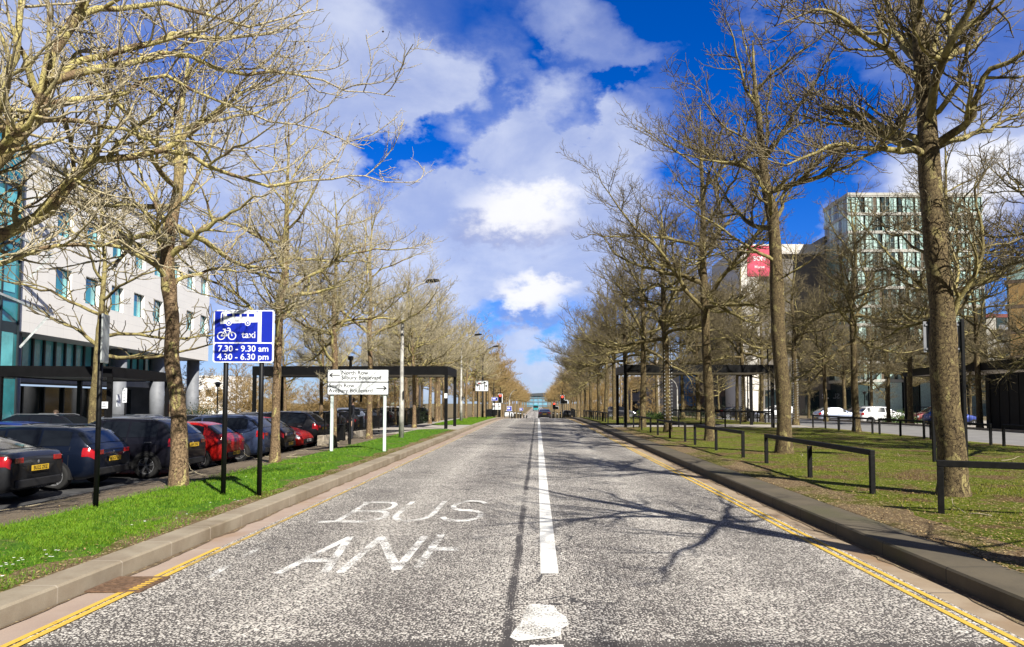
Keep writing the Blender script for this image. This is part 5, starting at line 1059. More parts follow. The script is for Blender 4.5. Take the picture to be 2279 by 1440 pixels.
for k, (kind, pt_, x, y, lb) in enumerate([('estate', pBlk, -13.2, 38.6, 'black estate car under the long left shelter'), ('hatch', pBlk, -12.4, 46.5, 'black car seen through the railings beneath the white sign'), ('hatch', pChar, -12.2, 49.2, 'charcoal car with red lamps seen through the left railings'), ('suv', pSil, -12.0, 52, 'silver car behind the railings right of the white sign'),
        ('hatch', pSil, -8.9-4, 60, 'pale blue car beyond the dark bush'), ('hatch', pBlk, -12.6, 63, 'dark car seen left of the black shelter corner post'), ('suv', pWhi, -12.4, 69, 'white car between the trunks left of the corner post'), ('hatch', pBlk, -11.5, 78, 'small dark car between trunks right of the left shelter')]):
    lot(kind, pt_, x, y, lb, None, 0, False, 'cars farther up the left car park')
def rcar(kind, paint, px, Y, label, head=0):
    p_ = at(px, 930, Y); return car(kind, paint, (p_.x, Y, H(p_.x, Y)-.05), head, label, 'cars parked across the side road')
rcar('suv', pWhi, 1962, 66, 'white crossover car parked across the side road before the glass tower'); rcar('hatch', pWhi, 1728, 74, 'white car partly hidden by the second tall right trunk', W180); rcar('hatch', pSil, 1862, 70, 'pale silver car low between the trunks left of the white crossover')
rcar('suv', pDRed, 2080, 64, 'dark red car right of the white crossover', W180); rcar('hatch', pBlu2, 2118, 58, 'blue car behind the thick right tree'); rcar('sedan', pChar, 1645, 82, 'dark car seen beneath the right shelter'); rcar('suv', pBlk, 1905, 74, 'black car behind the pale trunk', W180); rcar('hatch', pChar, 1380, 92, 'dark car far off left of the right shelter')
p_ = at(1212, 925, 106); car('sedan', pCar, (p_.x, 108.2, H(p_.x, 108)), R(90), 'dark grey car waiting on the road at the crossing', None, 'KV68 BHL'); 
for k, (px, Y, pt_) in enumerate([(1160, 150, pWhi), (1245, 170, pWhi), (1240, 150, pBlk)]):
    p_ = at(px, 920, Y); car('suv', pt_, (p_.x-2.5 if k == 0 else p_.x+2, Y, H(9, Y)), R(90), ['white van like car on the far left pavement side', 'white car parked far off right of the road', 'black car parked right of the road past the crossing'][k], None, None, detail=False)
# far bus
p_ = at(1192.5, 910, 330); bz_ = g(330); o = thing('bus', 'teal bus far down the road', 'bus', (p_.x, 330, bz_))
mb = MB(); mb.box((0, 5, 1.55), (2.5, 10, 2.5)); mb.build('body', pTeal, o, bevel=.25); MB().box((0, -.03, 1.95), (2.1, .06, 1.0)).build('windscreen', M_glass, o, bevel=.02)
for s in (-1, 1):
    MB().box((s*.85, -.04, .75), (.35, .06, .2)).build('headlamp', M_head, o)
    for y in (1.8, 7.8): MB().tube([(s*1.27, y, .45), (s*1.0, y, .45)], .45, 14).build('wheel', M_tyre, o)

# ------------------------------------------------------------------ people
M_skin = mat('skin', (.45, .27, .19), .6); M_jacket = mat('dark jacket', (.012, .014, .022), .8, bump=.3); M_trous = mat('dark trousers', (.02, .02, .025), .85); M_hair = mat('brown hair', (.05, .03, .018), .8); M_shoe = mat('black shoes', (.01, .01, .01), .5); M_coral = mat('coral jumper', (.42, .13, .08), .85)
def person(loc, rz_, label, jacket, hair, phone=False):
    o = thing('person', label, 'person', loc, rz_)
    J = {}; V = []; E = []; RR = []
    def v(n, x, y, z, r, par=None):
        J[n] = len(V); V.append((x, y, z)); RR.append(r)
        if par is not None: E.append((J[par], J[n]))
    v('pel', 0, 0, .93, .15); v('wst', 0, .01, 1.08, .13, 'pel'); v('chs', 0, .015, 1.28, .155, 'wst'); v('shc', 0, .02, 1.42, .10, 'chs'); v('nck', 0, -.005, 1.50, .055, 'shc'); v('jaw', 0, -.02, 1.57, .068, 'nck'); v('hed', 0, -.01, 1.66, .092, 'jaw'); v('crn', 0, 0, 1.72, .070, 'hed'); v('nos', 0, -.105, 1.625, .014, 'hed')
    for s, n in ((1, 'l'), (-1, 'r')):
        v(n+'hip', s*.10, 0, .86, .105, 'pel'); v(n+'kne', s*.11, -.03 if s > 0 else .02, .48, .065, n+'hip'); v(n+'ank', s*.115, 0, .09, .042, n+'kne'); v(n+'toe', s*.125, -.17, .04, .035, n+'ank')
        v(n+'sh', s*.19, .02, 1.40, .068, 'shc'); el_ = (s*.25, .04, 1.12); v(n+'elb', *el_, .048, n+'sh')
        wr = (s*.10, -.24, 1.18) if phone else (s*.22, -.08, .90); v(n+'wri', *wr, .030, n+'elb')
        hd = (wr[0]*.85, wr[1]-.07, wr[2]+.03) if phone else (wr[0], wr[1]-.02, wr[2]-.08); v(n+'pal', *hd, .036, n+'wri')
        for k in range(4):
            f = (hd[0]+(k-1.5)*.018*(1 if phone else .3), hd[1]-.035+(0 if phone else (k-1.5)*.018), hd[2]+(.03 if phone else -.05)); v(n+'f%d' % k, *f, .009, n+'pal'); v(n+'g%d' % k, f[0], f[1]-.01, f[2]+(.03 if phone else -.035+.004*abs(k-1)), .008, n+'f%d' % k)
        v(n+'th', hd[0]-s*.035, hd[1]-.02, hd[2]+(.02 if phone else -.02), .010, n+'pal'); v(n+'th2', hd[0]-s*.04, hd[1]-.035, hd[2]+(.045 if phone else -.045), .009, n+'th')
    me = bpy.data.meshes.new('body'); me.from_pydata(V, E, []); b = bpy.data.objects.new('body', me); COL.objects.link(b); b.parent = o
    sk = b.modifiers.new('skin', 'SKIN'); 
    for i, r in enumerate(RR): me.skin_vertices[0].data[i].radius = (r, r*(.78 if 1 <= i <= 3 else 1))
    me.skin_vertices[0].data[0].use_root = True; sk.use_smooth_shade = True; b.modifiers.new('sub', 'SUBSURF').render_levels = 1; b.modifiers['sub'].levels = 1
    dg_ = bpy.context.evaluated_depsgraph_get(); dg_.update(); m2 = bpy.data.meshes.new_from_object(b.evaluated_get(dg_)); b.modifiers.clear(); b.data = m2; m2.materials.clear()
    for m_ in (M_skin, jacket, M_trous, M_shoe): m2.materials.append(m_)
    for p_ in m2.polygons:
        c = p_.center; hand = (c.y < -.20 and abs(c.x) < .2 and phone) or (not phone and abs(c.x) > .16 and c.z < .93 and c.z > .6 and c.y < -.02)
        p_.material_index = 3 if c.z < .11 else (0 if (c.z > 1.475 or hand) else (2 if c.z < .93 else 1)); p_.use_smooth = True
    q = MB(); q.ball((0, .018, 1.69), .108, 12, 8, (.93, 1.02, 1.0)); hr = q.build('hair', hair, o, smooth=True)
    for s in (1, -1): q = MB(); q.ball((s*.036, -.097, 1.655), .010, 6, 4); q.build('eye', M_signblack, o); q = MB(); q.ball((s*.098, -.01, 1.63), .026, 6, 5, (.4, .8, 1.2)); q.build('ear', M_skin, o)
    q = MB(); q.box((0, -.098, 1.575), (.045, .008, .008)); q.build('mouth', M_pink if 'M_pink' in globals() else M_skin, o); return o
M_pink = mat('lips', (.35, .12, .10), .5)
pp_ = at(783, 960, 30.2); person((pp_.x, 30.2, .02), R(-70), 'person in a dark jacket standing behind the white road name sign, facing left', M_jacket, M_hair)
pp_ = at(123, 950, 27.5); person((pp_.x, 27.5, -.47), R(20), 'person in a coral jumper standing behind the deep blue car, hands raised', M_coral, M_hair, True)
# ------------------------------------------------------------------ buildings
def facmat(name, col, joint, w, h, rough=.6, var=.05, jw=.012):
    """cladding with panel joints in the wall's own plane (object coordinates: x along, z up)"""
    m = bpy.data.materials.new(name); m.use_nodes = True; t = m.node_tree; p = t.nodes['Principled BSDF']; tcn = t.nodes.new('ShaderNodeTexCoord'); O = tcn.outputs['Object']
    s_ = t.nodes.new('ShaderNodeSeparateXYZ'); t.links.new(O, s_.inputs[0]); u = mth(t, 'FRACT', mth(t, 'DIVIDE', s_.outputs[0], w)); v = mth(t, 'FRACT', mth(t, 'DIVIDE', s_.outputs[2], h))
    j = mth(t, 'MAXIMUM', mth(t, 'LESS_THAN', u, jw/w), mth(t, 'LESS_THAN', v, jw/h)); n = noise(t, O, .8, 5, .6); c = mixc(t, n, tuple(x*(1-var*2) for x in col), tuple(min(1, x*(1+var)) for x in col))
    t.links.new(mixc(t, mth(t, 'MULTIPLY', j, .8), c, joint), p.inputs['Base Color']); p.inputs['Roughness'].default_value = rough; return m
M_clad = facmat('white cladding', (.91, .88, .83), (.55, .52, .50), 1.55, .55); M_teal = mat('teal glass', (.03, .24, .27), .08, .0, var=.45, scale=.35, spec=1.0, coat=.6); M_tealp = mat('bright teal glass', (.14, .52, .56), .12, 0, var=.35, scale=.5, spec=1.0)
M_dglass = mat('dark window glass', (.012, .022, .026), .07, 0, var=.3, scale=.6, spec=.9); M_frame = mat('dark window frame', (.02, .03, .035), .5); M_col = mat('grey column', (.17, .18, .20), .6, var=.15, scale=1.5)
hb_a = Vector((-25.25, 34.3, 0)); hdir = Vector((-.11, .994, 0)).normalized(); ha = math.atan2(hdir.y, hdir.x)
hb = thing('hotel_building', 'white clad building with square teal windows over round grey columns on the left', 'building', (hb_a.x, hb_a.y, -.47), ha)
# local: x along the street front, y into the building (negative y faces the road side)
Lb, zs0, zs1 = 27.5, 5.55, 14.6; Dp = 16
wz = [(7.86, 9.22), (11.14, 12.5)]; wx0 = [4.55+3.1*k for k in range(8)]
def wall_grid(mb, L_, z0, z1, holes, y=0.0, rev=.0):
    xs = sorted(set([0, L_]+[h[0] for h in holes]+[h[1] for h in holes])); zs = sorted(set([z0, z1]+[h[2] for h in holes]+[h[3] for h in holes]))
    for a, b in zip(xs, xs[1:]):
        for c, d in zip(zs, zs[1:]):
            if any(h[0]-1e-6 <= a and b <= h[1]+1e-6 and h[2]-1e-6 <= c and d <= h[3]+1e-6 for h in holes): continue
            mb.add([(a, y, c), (b, y, c), (b, y, d), (a, y, d)], [(0, 1, 2, 3)])
holes = [(x-.8, x+.8, z0-.1, z1+.1) for x in wx0 for z0, z1 in wz]
# the front faces the road: local +x runs away from the camera, so the road side is local -y after rotation
mb = MB(); wall_grid(mb, Lb, zs0, zs1, holes)
for (a, b, c, d) in holes: mb.add([(a, 0, c), (a, .28, c), (b, .28, c), (b, 0, c), (a, 0, d), (a, .28, d), (b, .28, d), (b, 0, d)], [(0, 1, 2, 3), (4, 7, 6, 5), (0, 4, 5, 1), (3, 2, 6, 7)])
mb.add([(0, 0, zs0), (0, Dp, zs0), (0, Dp, zs1), (0, 0, zs1)], [(0, 1, 2, 3)]); mb.add([(Lb, 0, zs0), (Lb, Dp, zs0), (Lb, Dp, zs1), (Lb, 0, zs1)], [(0, 1, 2, 3)]); mb.add([(0, 0, zs1), (Lb, 0, zs1), (Lb, Dp, zs1), (0, Dp, zs1)], [(0, 1, 2, 3)]); mb.add([(0, 0, zs0), (Lb, 0, zs0), (Lb, Dp, zs0), (0, Dp, zs0)], [(0, 1, 2, 3)])
mb.build('wall', M_clad, hb)
for (a, b, c, d) in holes:
    wo = MB(); wo.box(((a+b)/2, .26, (c+d)/2), (b-a, .03, d-c)); wf = wo.build('window', M_teal, hb); q = MB()
    for z in (c+.03, d-.03): q.box(((a+b)/2, .235, z), (b-a, .05, .06))
    for x in (a+.03, b-.03, a+.42): q.box((x, .235, (c+d)/2), (.05, .05, d-c-.12))
    q.build('frame', M_frame, wf)
    q = MB(); q.box((b-.25, .30-.06, (c+d)/2), (.3, .012, d-c-.14)); q.build('pane', M_tealp, wf)
mb = MB(); mb.box((Lb/2, -.02, zs1+.06), (Lb+.1, .25, .14)); mb.build('coping', M_galv, hb)
# recessed ground floors: glazing, mullions, columns
gl = MB(); gl.box((Lb/2-3.0, 1.75, 4.55), (Lb-6.2, .05, 1.95)); gl.build('upper_glazing', M_tealp, hb); gl = MB(); gl.box((Lb/2-3.0, 3.6, 1.5), (Lb-6.2, .05, 3.0)); gl.build('lower_glazing', M_dglass, hb)
MB().box((Lb/2-3, 2.6, 3.33), (Lb-6, 2.6, .42)).build('floor_band', M_col, hb)
for k in range(20): MB().box((.6+k*1.08, 1.68, 4.55), (.14, .14, 1.95)).build('mullion', M_frame, hb)
for k in range(10): MB().box((.9+k*2.16, 3.5, 1.5), (.12, .12, 3.0)).build('door_frame', M_frame, hb)
for x in (1.6, 13.2, 19.4, 26.6): MB().tube([(x, .9, -.0), (x, .9, 2.9), (x, .9, 2.92), (x, .9, zs0-.01)], [.50, .50, .48, .48], 20).build('column', M_col, hb, smooth=True)
MB().box((22.4, 3.2, 1.7), (.3, 3.0, 3.4)).build('side_wall', M_col, hb); MB().box((23.6, 1.5, 3.35), (3.6, .3, .7)).build('porch_band', M_col, hb)
# glass atrium in front at the near end
ga = thing('glass_atrium', 'teal glass stair tower at the left edge before the white building', 'building', (hb_a.x+.3, hb_a.y, -.47), ha)
MB().box((-5.0, 2.2, 7.3), (9.9, 4.6, 14.6)).build('glazing', M_teal, ga)
for z in (.6, 3.3, 5.6, 6.9, 9.6, 12.3, 14.6): MB().box((-5.0, 2.2, z), (9.96, 4.66, .14 if z != 5.6 else .5)).build('transom', M_frame, ga)
for k in range(8): MB().box((-.1-k*1.35, -.13, 7.3), (.09, .08, 14.6)).build('mullion', M_frame, ga)
for z, zz2 in ((6.4, 3.6+1.6), (9.4, 8.2), (13.2, 12.0)):
    MB().bar((-3.2, -.2, z+.8), (-.2+1.1, -1.0, z), .11).build('strut', M_galv, ga); MB().bar((.9, -1.0, z), (.2, -.05, z-1.7), .10).build('strut', M_galv, ga)
for k, (z, m_) in enumerate(((4.4, M_tealp), (8.2, M_tealp), (11, M_tealp))): MB().box((-1.6, -.115, z), (2.3, .02, 1.9)).build('bright_panel', m_, ga)  # panels in a brighter teal than the glazing behind them
# signs by the white building
def notice(px, py0, py1, pw, Y, label, m=M_signwhite):
    a = at(px, py0, Y); b = at(px, py1, Y); o = thing('notice_sign', label, 'sign', (a.x, Y, -.47)); w = pw*Y/1600
    mb = MB(); mb.box((0, 0, (a.z+b.z)/2+.47), (w, .03, a.z-b.z)); mb.build('panel', m, o); MB().tube([(0, .05, 0), (0, .05, a.z+.47)], .03, 8).build('post', M_black, o)
    q = MB(); n = max(2, int((a.z-b.z)/.14))
    for k in range(n): q.box((-.05*w, -.017, b.z+.47+(k+.6)*(a.z-b.z)/(n+.4)), (w*(.6-.12*(k % 2)), .004, .03))
    q.build('text_lines', M_alu, o)
notice(278, 863, 896, 9, 30, 'tall narrow white notice on a post under the small left shelter'); notice(233, 894, 909, 14, 24, 'small white notice fixed low beside the small left shelter')
notice(406, 897, 918, 7, 36, 'small red and white notice beside the nearest left trunk', M_signred)
# ---- glass tower on the right ---------------------------------------------
M_slab = mat('pale floor band', (.42, .41, .37), .7, var=.12, scale=.5)
M_tfr = mat('grey green window frame', (.30, .38, .35), .5)
TG = [mat('pale green glazing', (.42, .58, .53), .2, 0, var=.2, scale=.4, spec=.8), mat('mint glazing', (.52, .68, .63), .25, 0, var=.15, spec=.8), mat('grey green glazing', (.28, .42, .39), .15, 0, var=.2, spec=.9), mat('dark glazing', (.035, .055, .055), .08, 0, var=.3, spec=.9), mat('brown curtain glazing', (.12, .09, .06), .3, 0, spec=.6)]
def tower(name, label, x0, x1, Y, ztop, nfl, nwin, depth, glz, slabm, seed, base_h=3.6, rz_=0.0, slab_t=.5, base=True):
    o = thing(name, label, 'building', (x0, Y, -.6), rz_); rg = random.Random(seed); Wt = x1-x0; Ht = ztop+.6; fh = (Ht-base_h-.6)/nfl
    MB().box((Wt/2, depth/2+.35, Ht/2), (Wt-.5, depth-.3, Ht-.2)).build('core', M_dglass, o)
    for f in range(nfl+1):
        z = base_h+f*fh; MB().box((Wt/2, depth/2, z+slab_t/2), (Wt, depth, slab_t)).build('floor_band', slabm, o)
    MB().box((Wt/2, depth/2, Ht-.2), (Wt+.1, depth+.1, .4)).build('parapet', slabm, o)
    ww = Wt/nwin
    for f in range(nfl):
        for k in range(nwin):
            z0 = base_h+f*fh+slab_t; z1 = base_h+(f+1)*fh; mb = MB(); n = 4
            for q in range(n): mb.cur = glz[rg.randrange(len(glz))]; mb.box((k*ww+(q+.5)*ww/n, .16+(.06 if q % 2 else 0), (z0+z1)/2), (ww/n-.07, .06, z1-z0-.004))
            wo = mb.build('window', TG, o); fr = MB()
            for q in range(n+1): fr.box((k*ww+q*ww/n, .10, (z0+z1)/2), (.06 if q % n else .14, .14, z1-z0-.01))
            fr.box((k*ww+ww/2, .10, z0+.95), (ww-.15, .05, .05)); fr.build('frame', M_tfr, wo)
    # side wall glazing (left side, seen obliquely)
    for f in range(nfl):
        z0 = base_h+f*fh+slab_t; z1 = base_h+(f+1)*fh; mb = MB()
        for q in range(10): mb.cur = glz[rg.randrange(len(glz))]; mb.box((.16, (q+.5)*depth/10, (z0+z1)/2), (.06, depth/10-.1, z1-z0-.004))
        mb.build('side_window', TG, o)
    if base:
        for k in range(8): MB().box(((k+.5)*Wt/8, .1, base_h/2), (Wt/8-.25, .1, base_h-.1)).build('shop_window', TG[1] if k % 3 else TG[3], o)
    return o
x0 = at(1897, 900, 104).x; x1 = at(2200, 900, 104).x
tower('glass_tower', 'tall pale green glass apartment tower on the right with cream floor bands', x0, x1, 104, 32.2, 10, 8, 9, [0, 0, 0, 1, 1, 2, 2, 2, 3, 3, 4], M_slab, 3, base_h=5.0, slab_t=.42)
M_amber = mat('amber cladding', (.30, .19, .07), .5, var=.2, scale=.6); TG2 = TG
x0 = at(2243, 800, 88).x
o = thing('amber_tower', 'amber and glass apartment tower cut by the right edge', 'building', (x0, 88, -.4), R(-36)); MB().box((9.2, 9.2, 9.5), (18, 18, 19)).build('core', M_dglass, o); rg_ = random.Random(9)
for f in range(6):
    z0 = 1+f*3.1; MB().box((9.2, 9.2, z0+.2), (18.6, 18.6, .4)).build('floor_band', mat('bronze band', (.10, .07, .05), .6) if f == 0 else bpy.data.materials['bronze band'], o)
    for k in range(9): MB().box((1.2+k*2, -.03, z0+1.75), (1.75, .1, 2.65)).build('window', M_amber if rg_.random() < .62 and f < 5 else TG[2], o)
    for k in range(6): MB().box((.17, 1.6+k*3, z0+1.75), (.12, 2.6, 2.65)).build('side_window', M_amber if rg_.random() < .6 and f < 5 else TG[2], o)
MB().box((9.2, 9.2, 19.1), (18.7, 18.7, .5)).build('parapet', M_slab, o)
x0 = at(2196, 800, 125).x; x1 = at(2262, 800, 125).x; o = thing('balcony_block', 'small cream block with balconies between the two towers', 'building', (x0, 125, -.5)); zt_ = at(2225, 700, 125).z
MB().box(((x1-x0)/2, 6, zt_/2), (x1-x0, 12, zt_)).build('wall', M_slab, o); MB().box(((x1-x0)/2, 6, zt_+.3), (x1-x0+.2, 12.2, .6)).build('roof_band', mat('brown roof band', (.16, .04, .035), .7), o)
for f in range(5):
    MB().box(((x1-x0)*.55, -.05, 2+f*3.1+1.2), (1.9, .1, 2.2)).build('window', TG[3], o); MB().box(((x1-x0)*.55, -.6, 2+f*3.1), (2.6, 1.2, .14)).build('balcony', M_black, o); MB().box(((x1-x0)*.55, -1.18, 2+f*3.1+.5), (2.6, .04, .9)).build('balcony_rail', M_alu, o)
# ---- banner building ---------------------------------------------------------
M_dark = facmat('dark grey cladding', (.17, .155, .14), (.10, .09, .085), 1.8, .9, .8); M_wpil = facmat('white rendered pillar', (.66, .63, .58), (.6, .58, .55), 6, 3, .8); M_ban = mat('red banner', (.55, .02, .05), .6, var=.2, scale=.8); M_banp = mat('pink red banner', (.62, .06, .12), .6, var=.2, scale=.6)
Yb = 112; xa, xb = at(1652, 900, Yb).x, at(1893, 900, Yb).x; zt_ = at(1740, 545, Yb).z
o = thing('banner_building', 'dark grey block with a white corner pillar and red banners', 'building', (xa, Yb, -.6)); Wb = xb-xa; hh = zt_+.6; pw = at(1692, 900, Yb).x-xa
MB().box((Wb/2+pw/2, 9.3, (hh-1.5)/2), (Wb-pw, 18, hh-1.5)).build('wall', M_dark, o); MB().box((pw/2, 9, (hh-1.5)/2), (pw-.01, 18.6, hh-1.5)).build('pillar', M_wpil, o)
f1 = at(1832, 545, Yb).x-xa; MB().box((f1/2, 9, hh-.72), (f1, 18.8, 1.5)).build('roof_band', M_wpil, o); MB().box(((f1+Wb)/2+.4, 9.6, hh-.3), (Wb-f1+.0, 18, 3.6)).build('plant_room', M_dark, o)
a = at(1661, 548, Yb); b = at(1716, 616, Yb); bn = MB(); bn.box(((a.x+b.x)/2-xa, -.36, (a.z+b.z)/2+.6), (b.x-a.x, .12, a.z-b.z)); ban = bn.build('banner', M_banp, o)
q = MB(); put_text(q, 'SON', .95, (a.x+b.x)/2-xa, (a.z+b.z)/2+.95, -.43, bold=.02); put_text(q, 'Home', .62, (a.x+b.x)/2-xa, (a.z+b.z)/2-.35, -.43, bold=.012); q.build('lettering', M_signwhite, ban)
a = at(1857, 548, Yb); b = at(1890, 612, Yb); MB().box(((a.x+b.x)/2-xa, .2, (a.z+b.z)/2+.6), (b.x-a.x, .12, a.z-b.z)).build('side_banner', M_ban, o)
for k in range(5): MB().box((pw+2+k*3.1, .27, 2.2), (2.2, .12, 3.6)).build('shop_window', M_dglass, o)
lt = MB(); put_text(lt, 'SL', 1.1, at(1838, 882, Yb).x-xa, at(1838, 882, Yb).z+.6, .18, bold=.02); lt.build('lettering', M_signwhite, o)
# block with a red strip left of it
xa2 = at(1572, 900, 122).x; xb2 = at(1652, 900, 122).x; o = thing('strip_building', 'dark brown building with a vertical red strip left of the white pillar', 'building', (xa2, 122, -.6)); zt_ = at(1600, 640, 122).z
MB().box(((xb2-xa2)/2, 8, zt_/2), (xb2-xa2, 16, zt_)).build('wall', mat('brown brick wall', (.13, .10, .085), .85, var=.3, scale=2), o)
for k, (u0, u1) in enumerate(((706, 724), (726, 744), (746, 768), (770, 795))):
    a = at(1614, u0, 122); b = at(1624, u1, 122); MB().box(((a.x+b.x)/2-xa2, -.2, (a.z+b.z)/2+.6), (b.x-a.x, .3, a.z-b.z)).build('red_panel', M_ban, o)
for f in range(5):
    for k in range(3): MB().box((1.2+k*2.0, -.03, 2.2+f*3.2), (1.3, .08, 1.7)).build('window', M_dglass, o)
# blue glass and pale block seen under the right shelter
xa3 = at(1462, 900, 128).x; xb3 = at(1578, 900, 128).x; zt_ = at(1500, 800, 128).z; o = thing('glass_block', 'low pale block with a blue glass front seen beneath the right shelter', 'building', (xa3, 128, -.9))
MB().box(((xb3-xa3)/2, 7, zt_/2+.4), (xb3-xa3, 14, zt_+.9)).build('wall', facmat('pale panel wall', (.42, .40, .38), (.2, .2, .2), 2, 1.4), o); M_bgl = mat('blue glass', (.05, .22, .52), .1, 0, var=.4, scale=.4, spec=1)
for k in range(4):
    for f in range(3): MB().box((4.6+k*1.25, -.05, 2.6+f*1.9), (1.12, .1, 1.75)).build('window', M_bgl, o)
MB().box((6.6, -.04, .9), (6, .09, 1.5)).build('entrance', M_dglass, o)
xa4 = at(1400, 900, 150).x; xb4 = at(1462, 900, 150).x; o = thing('terrace_block', 'low grey terrace far behind the left end of the right shelter', 'building', (xa4, 150, -1.2)); MB().box(((xb4-xa4)/2, 6, 4), (xb4-xa4, 12, 8)).build('wall', bpy.data.materials['pale panel wall'], o)
for k in range(3): MB().box((1.2+k*1.9, -.03, 1.6), (1.3, .08, 2.4)).build('shop_window', M_dglass, o); MB().box((1.2+k*1.9, -.03, 5.2), (1.3, .08, 1.3)).build('window', M_dglass, o)
# dark glass office behind the left shelter
xa5 = at(803, 880, 96).x; xb5 = at(905, 880, 96).x; zt_ = at(850, 762, 96).z; o = thing('office_block', 'dark grey glass office behind the trees above the left shelter', 'building', (xa5, 96, -.9))
MB().box(((xb5-xa5)/2, 7, zt_/2+.45), (xb5-xa5, 14, zt_+.9)).build('wall', mat('grey office cladding', (.13, .13, .14), .5, var=.15), o)
for f in range(3):
    for k in range(5): MB().box((.7+k*1.22, -.04, 1.6+f*2.3), (1.05, .1, 1.5)).build('window', TG[3] if (k+f) % 3 else TG[2], o)
xa6 = at(425, 880, 110).x; xb6 = at(505, 880, 110).x; zt_ = at(460, 836, 110).z; o = thing('white_block', 'low white building seen between the columns on the left', 'building', (xa6, 110, -.6)); MB().box(((xb6-xa6)/2, 6, zt_/2+.3), (xb6-xa6, 12, zt_+.6)).build('wall', M_clad, o)
for k in range(3): MB().box((1+k*1.7, -.04, 3.6), (.8, .1, .9)).build('window', M_dglass, o)
# domed glass building closing the avenue
o = thing('shopping_hall', 'pale glass building with a curved roof closing the far end of the avenue', 'building', (-13, 620, -4)); zt_ = at(1188, 878, 620).z+4
MB().box((14, 12, zt_/2-.6), (34, 24, zt_-1.2)).build('wall', mat('pale blue glass', (.16, .34, .46), .2, 0, var=.25, scale=.15, spec=1), o)
for k in range(9): MB().box((-2.2+k*4, -.2, zt_/2-.8), (.4, .4, zt_-2)).build('mullion', M_alu, o)
for k in range(3): MB().box((14, -.25, 2+k*3.2), (34, .4, .5)).build('transom', M_alu, o)
mb = MB(); pr = [(-4+k*36/12, zt_-1.2+2.6*math.sin(math.pi*(.12+.5*k/12))) for k in range(13)]; mb.prism(pr+[(32, zt_-1.25), (-4, zt_-1.25)], lambda u, v: (u, -1.2, v), lambda u, v: (u, 25, v)); mb.build('roof', mat('dark curved roof', (.06, .07, .08), .5), o)
# ------------------------------------------------------------------ grass blades, litter, daisies
def scatter(name, m, n, xr, yr, h, wd, lean, seed, dens=None, label=None, flat_=False, ypow=2.0, zoff=0.0):
    rg = np.random.default_rng(seed); u = rg.random(n); y = 1/np.sqrt((1/yr[0]**ypow)*(1-u)+(1/yr[1]**ypow)*u) if ypow == 2 else yr[0]*(yr[1]/yr[0])**u
    x = rg.uniform(xr[0], xr[1], n); 
    if dens is not None:
        k = dens(x, y) > rg.random(n); x, y = x[k], y[k]; n = len(x)
    a = rg.uniform(0, 6.28, n); hh = rg.uniform(h[0], h[1], n); gx = np.interp(y, [q[0] for q in GY], [q[1] for q in GY]); ww_ = wd*(1+.06*np.maximum(y-6, 0)); z = gx+zoff+np.interp(x, [-6.75, -5.9, -5, -4.21, 4.42, 4.9, 5.5, 8, 12, 16.4], [.15, .175, .18, .145, .15, .17, .18, .20, .17, .13])
    dx, dy = np.cos(a)*ww_, np.sin(a)*ww_; lx, ly = rg.normal(0, lean, n)*hh, rg.normal(0, lean, n)*hh; V = np.empty((n, 4 if flat_ else 3, 3))
    if flat_:
        c, s = np.cos(a), np.sin(a); sx_ = hh; tz = rg.normal(0, .25, n)
        for q, (p_, r_) in enumerate(((-1, 0), (0, -.55), (1, 0), (0, .55))): V[:, q] = np.stack([x+(p_*c-r_*s)*sx_, y+(p_*s+r_*c)*sx_, z+.012+p_*tz*sx_+.3*abs(r_)*sx_], 1)
        F = np.arange(n*4).reshape(-1, 4)
    else:
        V[:, 0] = np.stack([x-dx, y-dy, z], 1); V[:, 1] = np.stack([x+dx, y+dy, z], 1); V[:, 2] = np.stack([x+lx, y+ly, z+hh], 1); F = np.arange(n*3).reshape(-1, 3)
    me = bpy.data.meshes.new(name); me.vertices.add(V.size//3); me.vertices.foreach_set('co', V.astype(np.float32).ravel()); k = F.shape[1]; me.loops.add(F.size); me.loops.foreach_set('vertex_index', F.ravel().astype(np.int32))
    me.polygons.add(n); me.polygons.foreach_set('loop_start', (np.arange(n)*k).astype(np.int32)); me.polygons.foreach_set('loop_total', np.full(n, k, np.int32)); me.materials.append(m); me.update(calc_edges=True)
    o = bpy.data.objects.new(name, me); COL.objects.link(o); tag(o, label, kind='stuff'); return o
def blademat(name, c1, c2, c3, sc=7):
    m, t, p, P = posmat(name); n1 = noise(t, P, sc, 4, .6); n2 = noise(t, P, 60, 3, .6); c = mixc(t, ramp(t, n1, .35, .65), c1, c2); c = mixc(t, ramp(t, n2, .52, .66), c, c3)
    t.links.new(c, p.inputs['Base Color']); p.inputs['Roughness'].default_value = .6; p.inputs['Specular IOR Level'].default_value = .2; return m
M_bl = blademat('lawn blades', (.045, .125, .005), (.12, .24, .010), (.24, .30, .03)); M_br = blademat('mossy blades', (.08, .09, .006), (.19, .20, .014), (.28, .22, .06), 2.5); M_dead = blademat('dead leaves', (.20, .12, .05), (.40, .28, .13), (.55, .42, .22))
bare = lambda x, y: np.where(x < -6.3, .4, 1)*np.clip(1.25-.9*(np.sin(x*2.3+y*1.1)*np.sin(y*.7-x*1.9+1) > .45), 0, 1)*np.where((x > -4.62+.25*np.sin(y*1.7)), .10+.3*np.sin(y*.9)**2, 1.0)*np.where((np.abs(y-(7.2+.3*np.sin(x*3))) < .28) & (x < -5.0), .06, 1)
scatter('grass', M_bl, 150000, (-6.55, -4.24), (4.4, 38), (.020, .050), .0035, .5, 1, bare, 'short bright green lawn grass on the left verge')
scatter('grass', M_bl, 24000, (-6.75, -4.24), (46, 74), (.04, .08), .003, .5, 2, None, 'lawn grass beyond the left footpath')
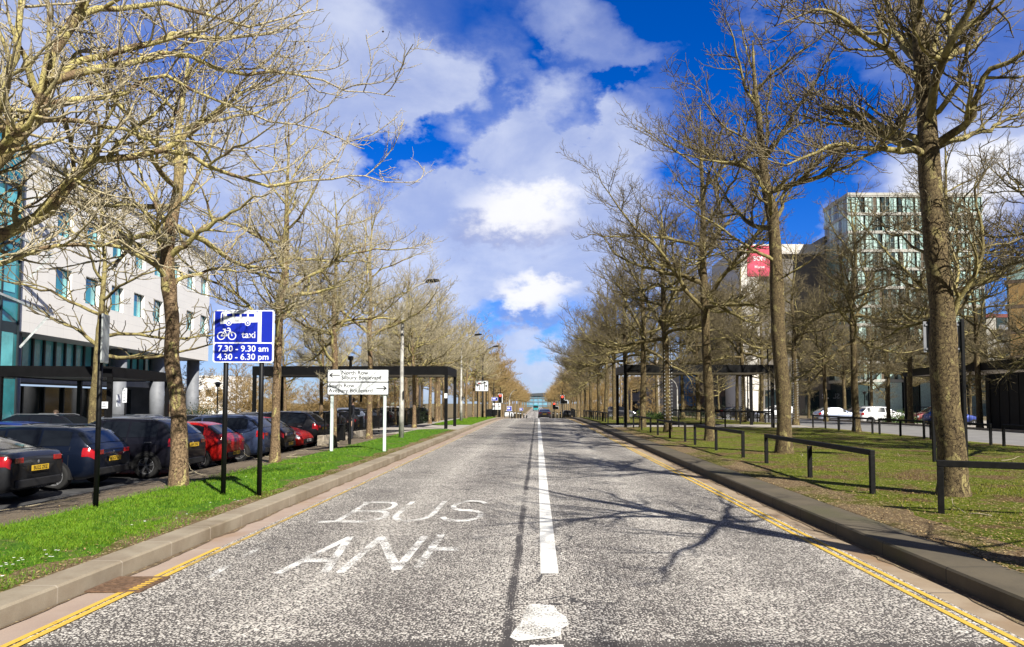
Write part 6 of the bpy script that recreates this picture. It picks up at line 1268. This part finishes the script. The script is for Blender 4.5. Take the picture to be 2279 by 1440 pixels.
pat = lambda x, y: np.clip(.42+.6*np.sin(x*1.9+np.sin(y*.8)*2)*np.sin(y*1.3+x*.6)+.25*np.sin(x*5+y*3.1), 0, 1)*np.clip((x-5.0-.3*np.sin(y*1.1))/1.2, .0, 1)
scatter('grass', M_br, 170000, (4.8, 16.3), (4.5, 41), (.02, .05), .004, .6, 3, pat, 'patchy mossy grass on the right verge', zoff=.0)
scatter('leaf_litter', M_dead, 26000, (4.2, 12), (4.5, 36), (.010, .022), .01, .5, 4, lambda x, y: np.clip(1.1-(x-4.3)/4.5, .16, 1), 'dry leaf litter beside the right kerb', flat_=True, zoff=.0)
scatter('leaf_litter', M_dead, 3500, (-6.9, -4.2), (4.5, 26), (.010, .022), .01, .5, 5, lambda x, y: np.where((x > -4.7) | (x < -6.5), .8, .12), 'dry leaf scraps along the left kerb edge', flat_=True, zoff=.0)
M_daisy = mat('daisy petals', (.85, .85, .82), .7); rg = np.random.default_rng(8); mb = MB()
for (cx, cy, n, s_) in [(-4.42, 5.75, 7, .08), (-4.6, 6.3, 7, .10), (-4.55, 6.75, 9, .08), (-4.5, 8.6, 6, .14), (-4.6, 10.5, 4, .3), (-5.3, 13, 6, .8), (-5.4, 18, 6, 1.2), (-5.2, 25, 6, 1.6)]:
    for i in range(n):
        x, y = cx+rg.normal(0, s_), cy+rg.normal(0, s_*1.5)
        if -6.5 < x < -4.25: mb.add([(x+.011*math.cos(a)*(1+y*.03), y+.011*math.sin(a)*(1+y*.03), .235) for a in [k*math.pi/3 for k in range(6)]], [(0, 1, 2, 3, 4, 5)])
tag(mb.build('daisies', M_daisy), 'scattered white daisies in the left lawn', kind='stuff')
tw_ = Wood(); rgt = np.random.default_rng(77); nn_ = 60
st = np.stack([np.r_[rgt.uniform(-8.2, -6.3, nn_//2), rgt.uniform(5.5, 15, nn_//2)], rgt.uniform(8, 34, nn_), np.full(nn_, .0)], 1); st[:, 2] = [H(a, b)+.035 for a, b in st[:, :2]]; dd = rgt.normal(0, 1, (nn_, 3)); dd[:, 2] *= .05
pt_, rd_ = grow(rgt, st, dd, rgt.uniform(.2, .9, nn_), np.full(nn_, .009), np.full(nn_, .004), 5, .25, 0); pt_[:, :, 2] = np.maximum(pt_[:, :, 2], st[:, 2:3]-.01); tw_.tubes(pt_, rd_, 4)
o = bpy.data.objects.new('fallen_twigs', tw_.mesh('fallen_twigs', M_barkL)); COL.objects.link(o); tag(o, 'fallen twigs scattered under the trees on both verges', kind='stuff')
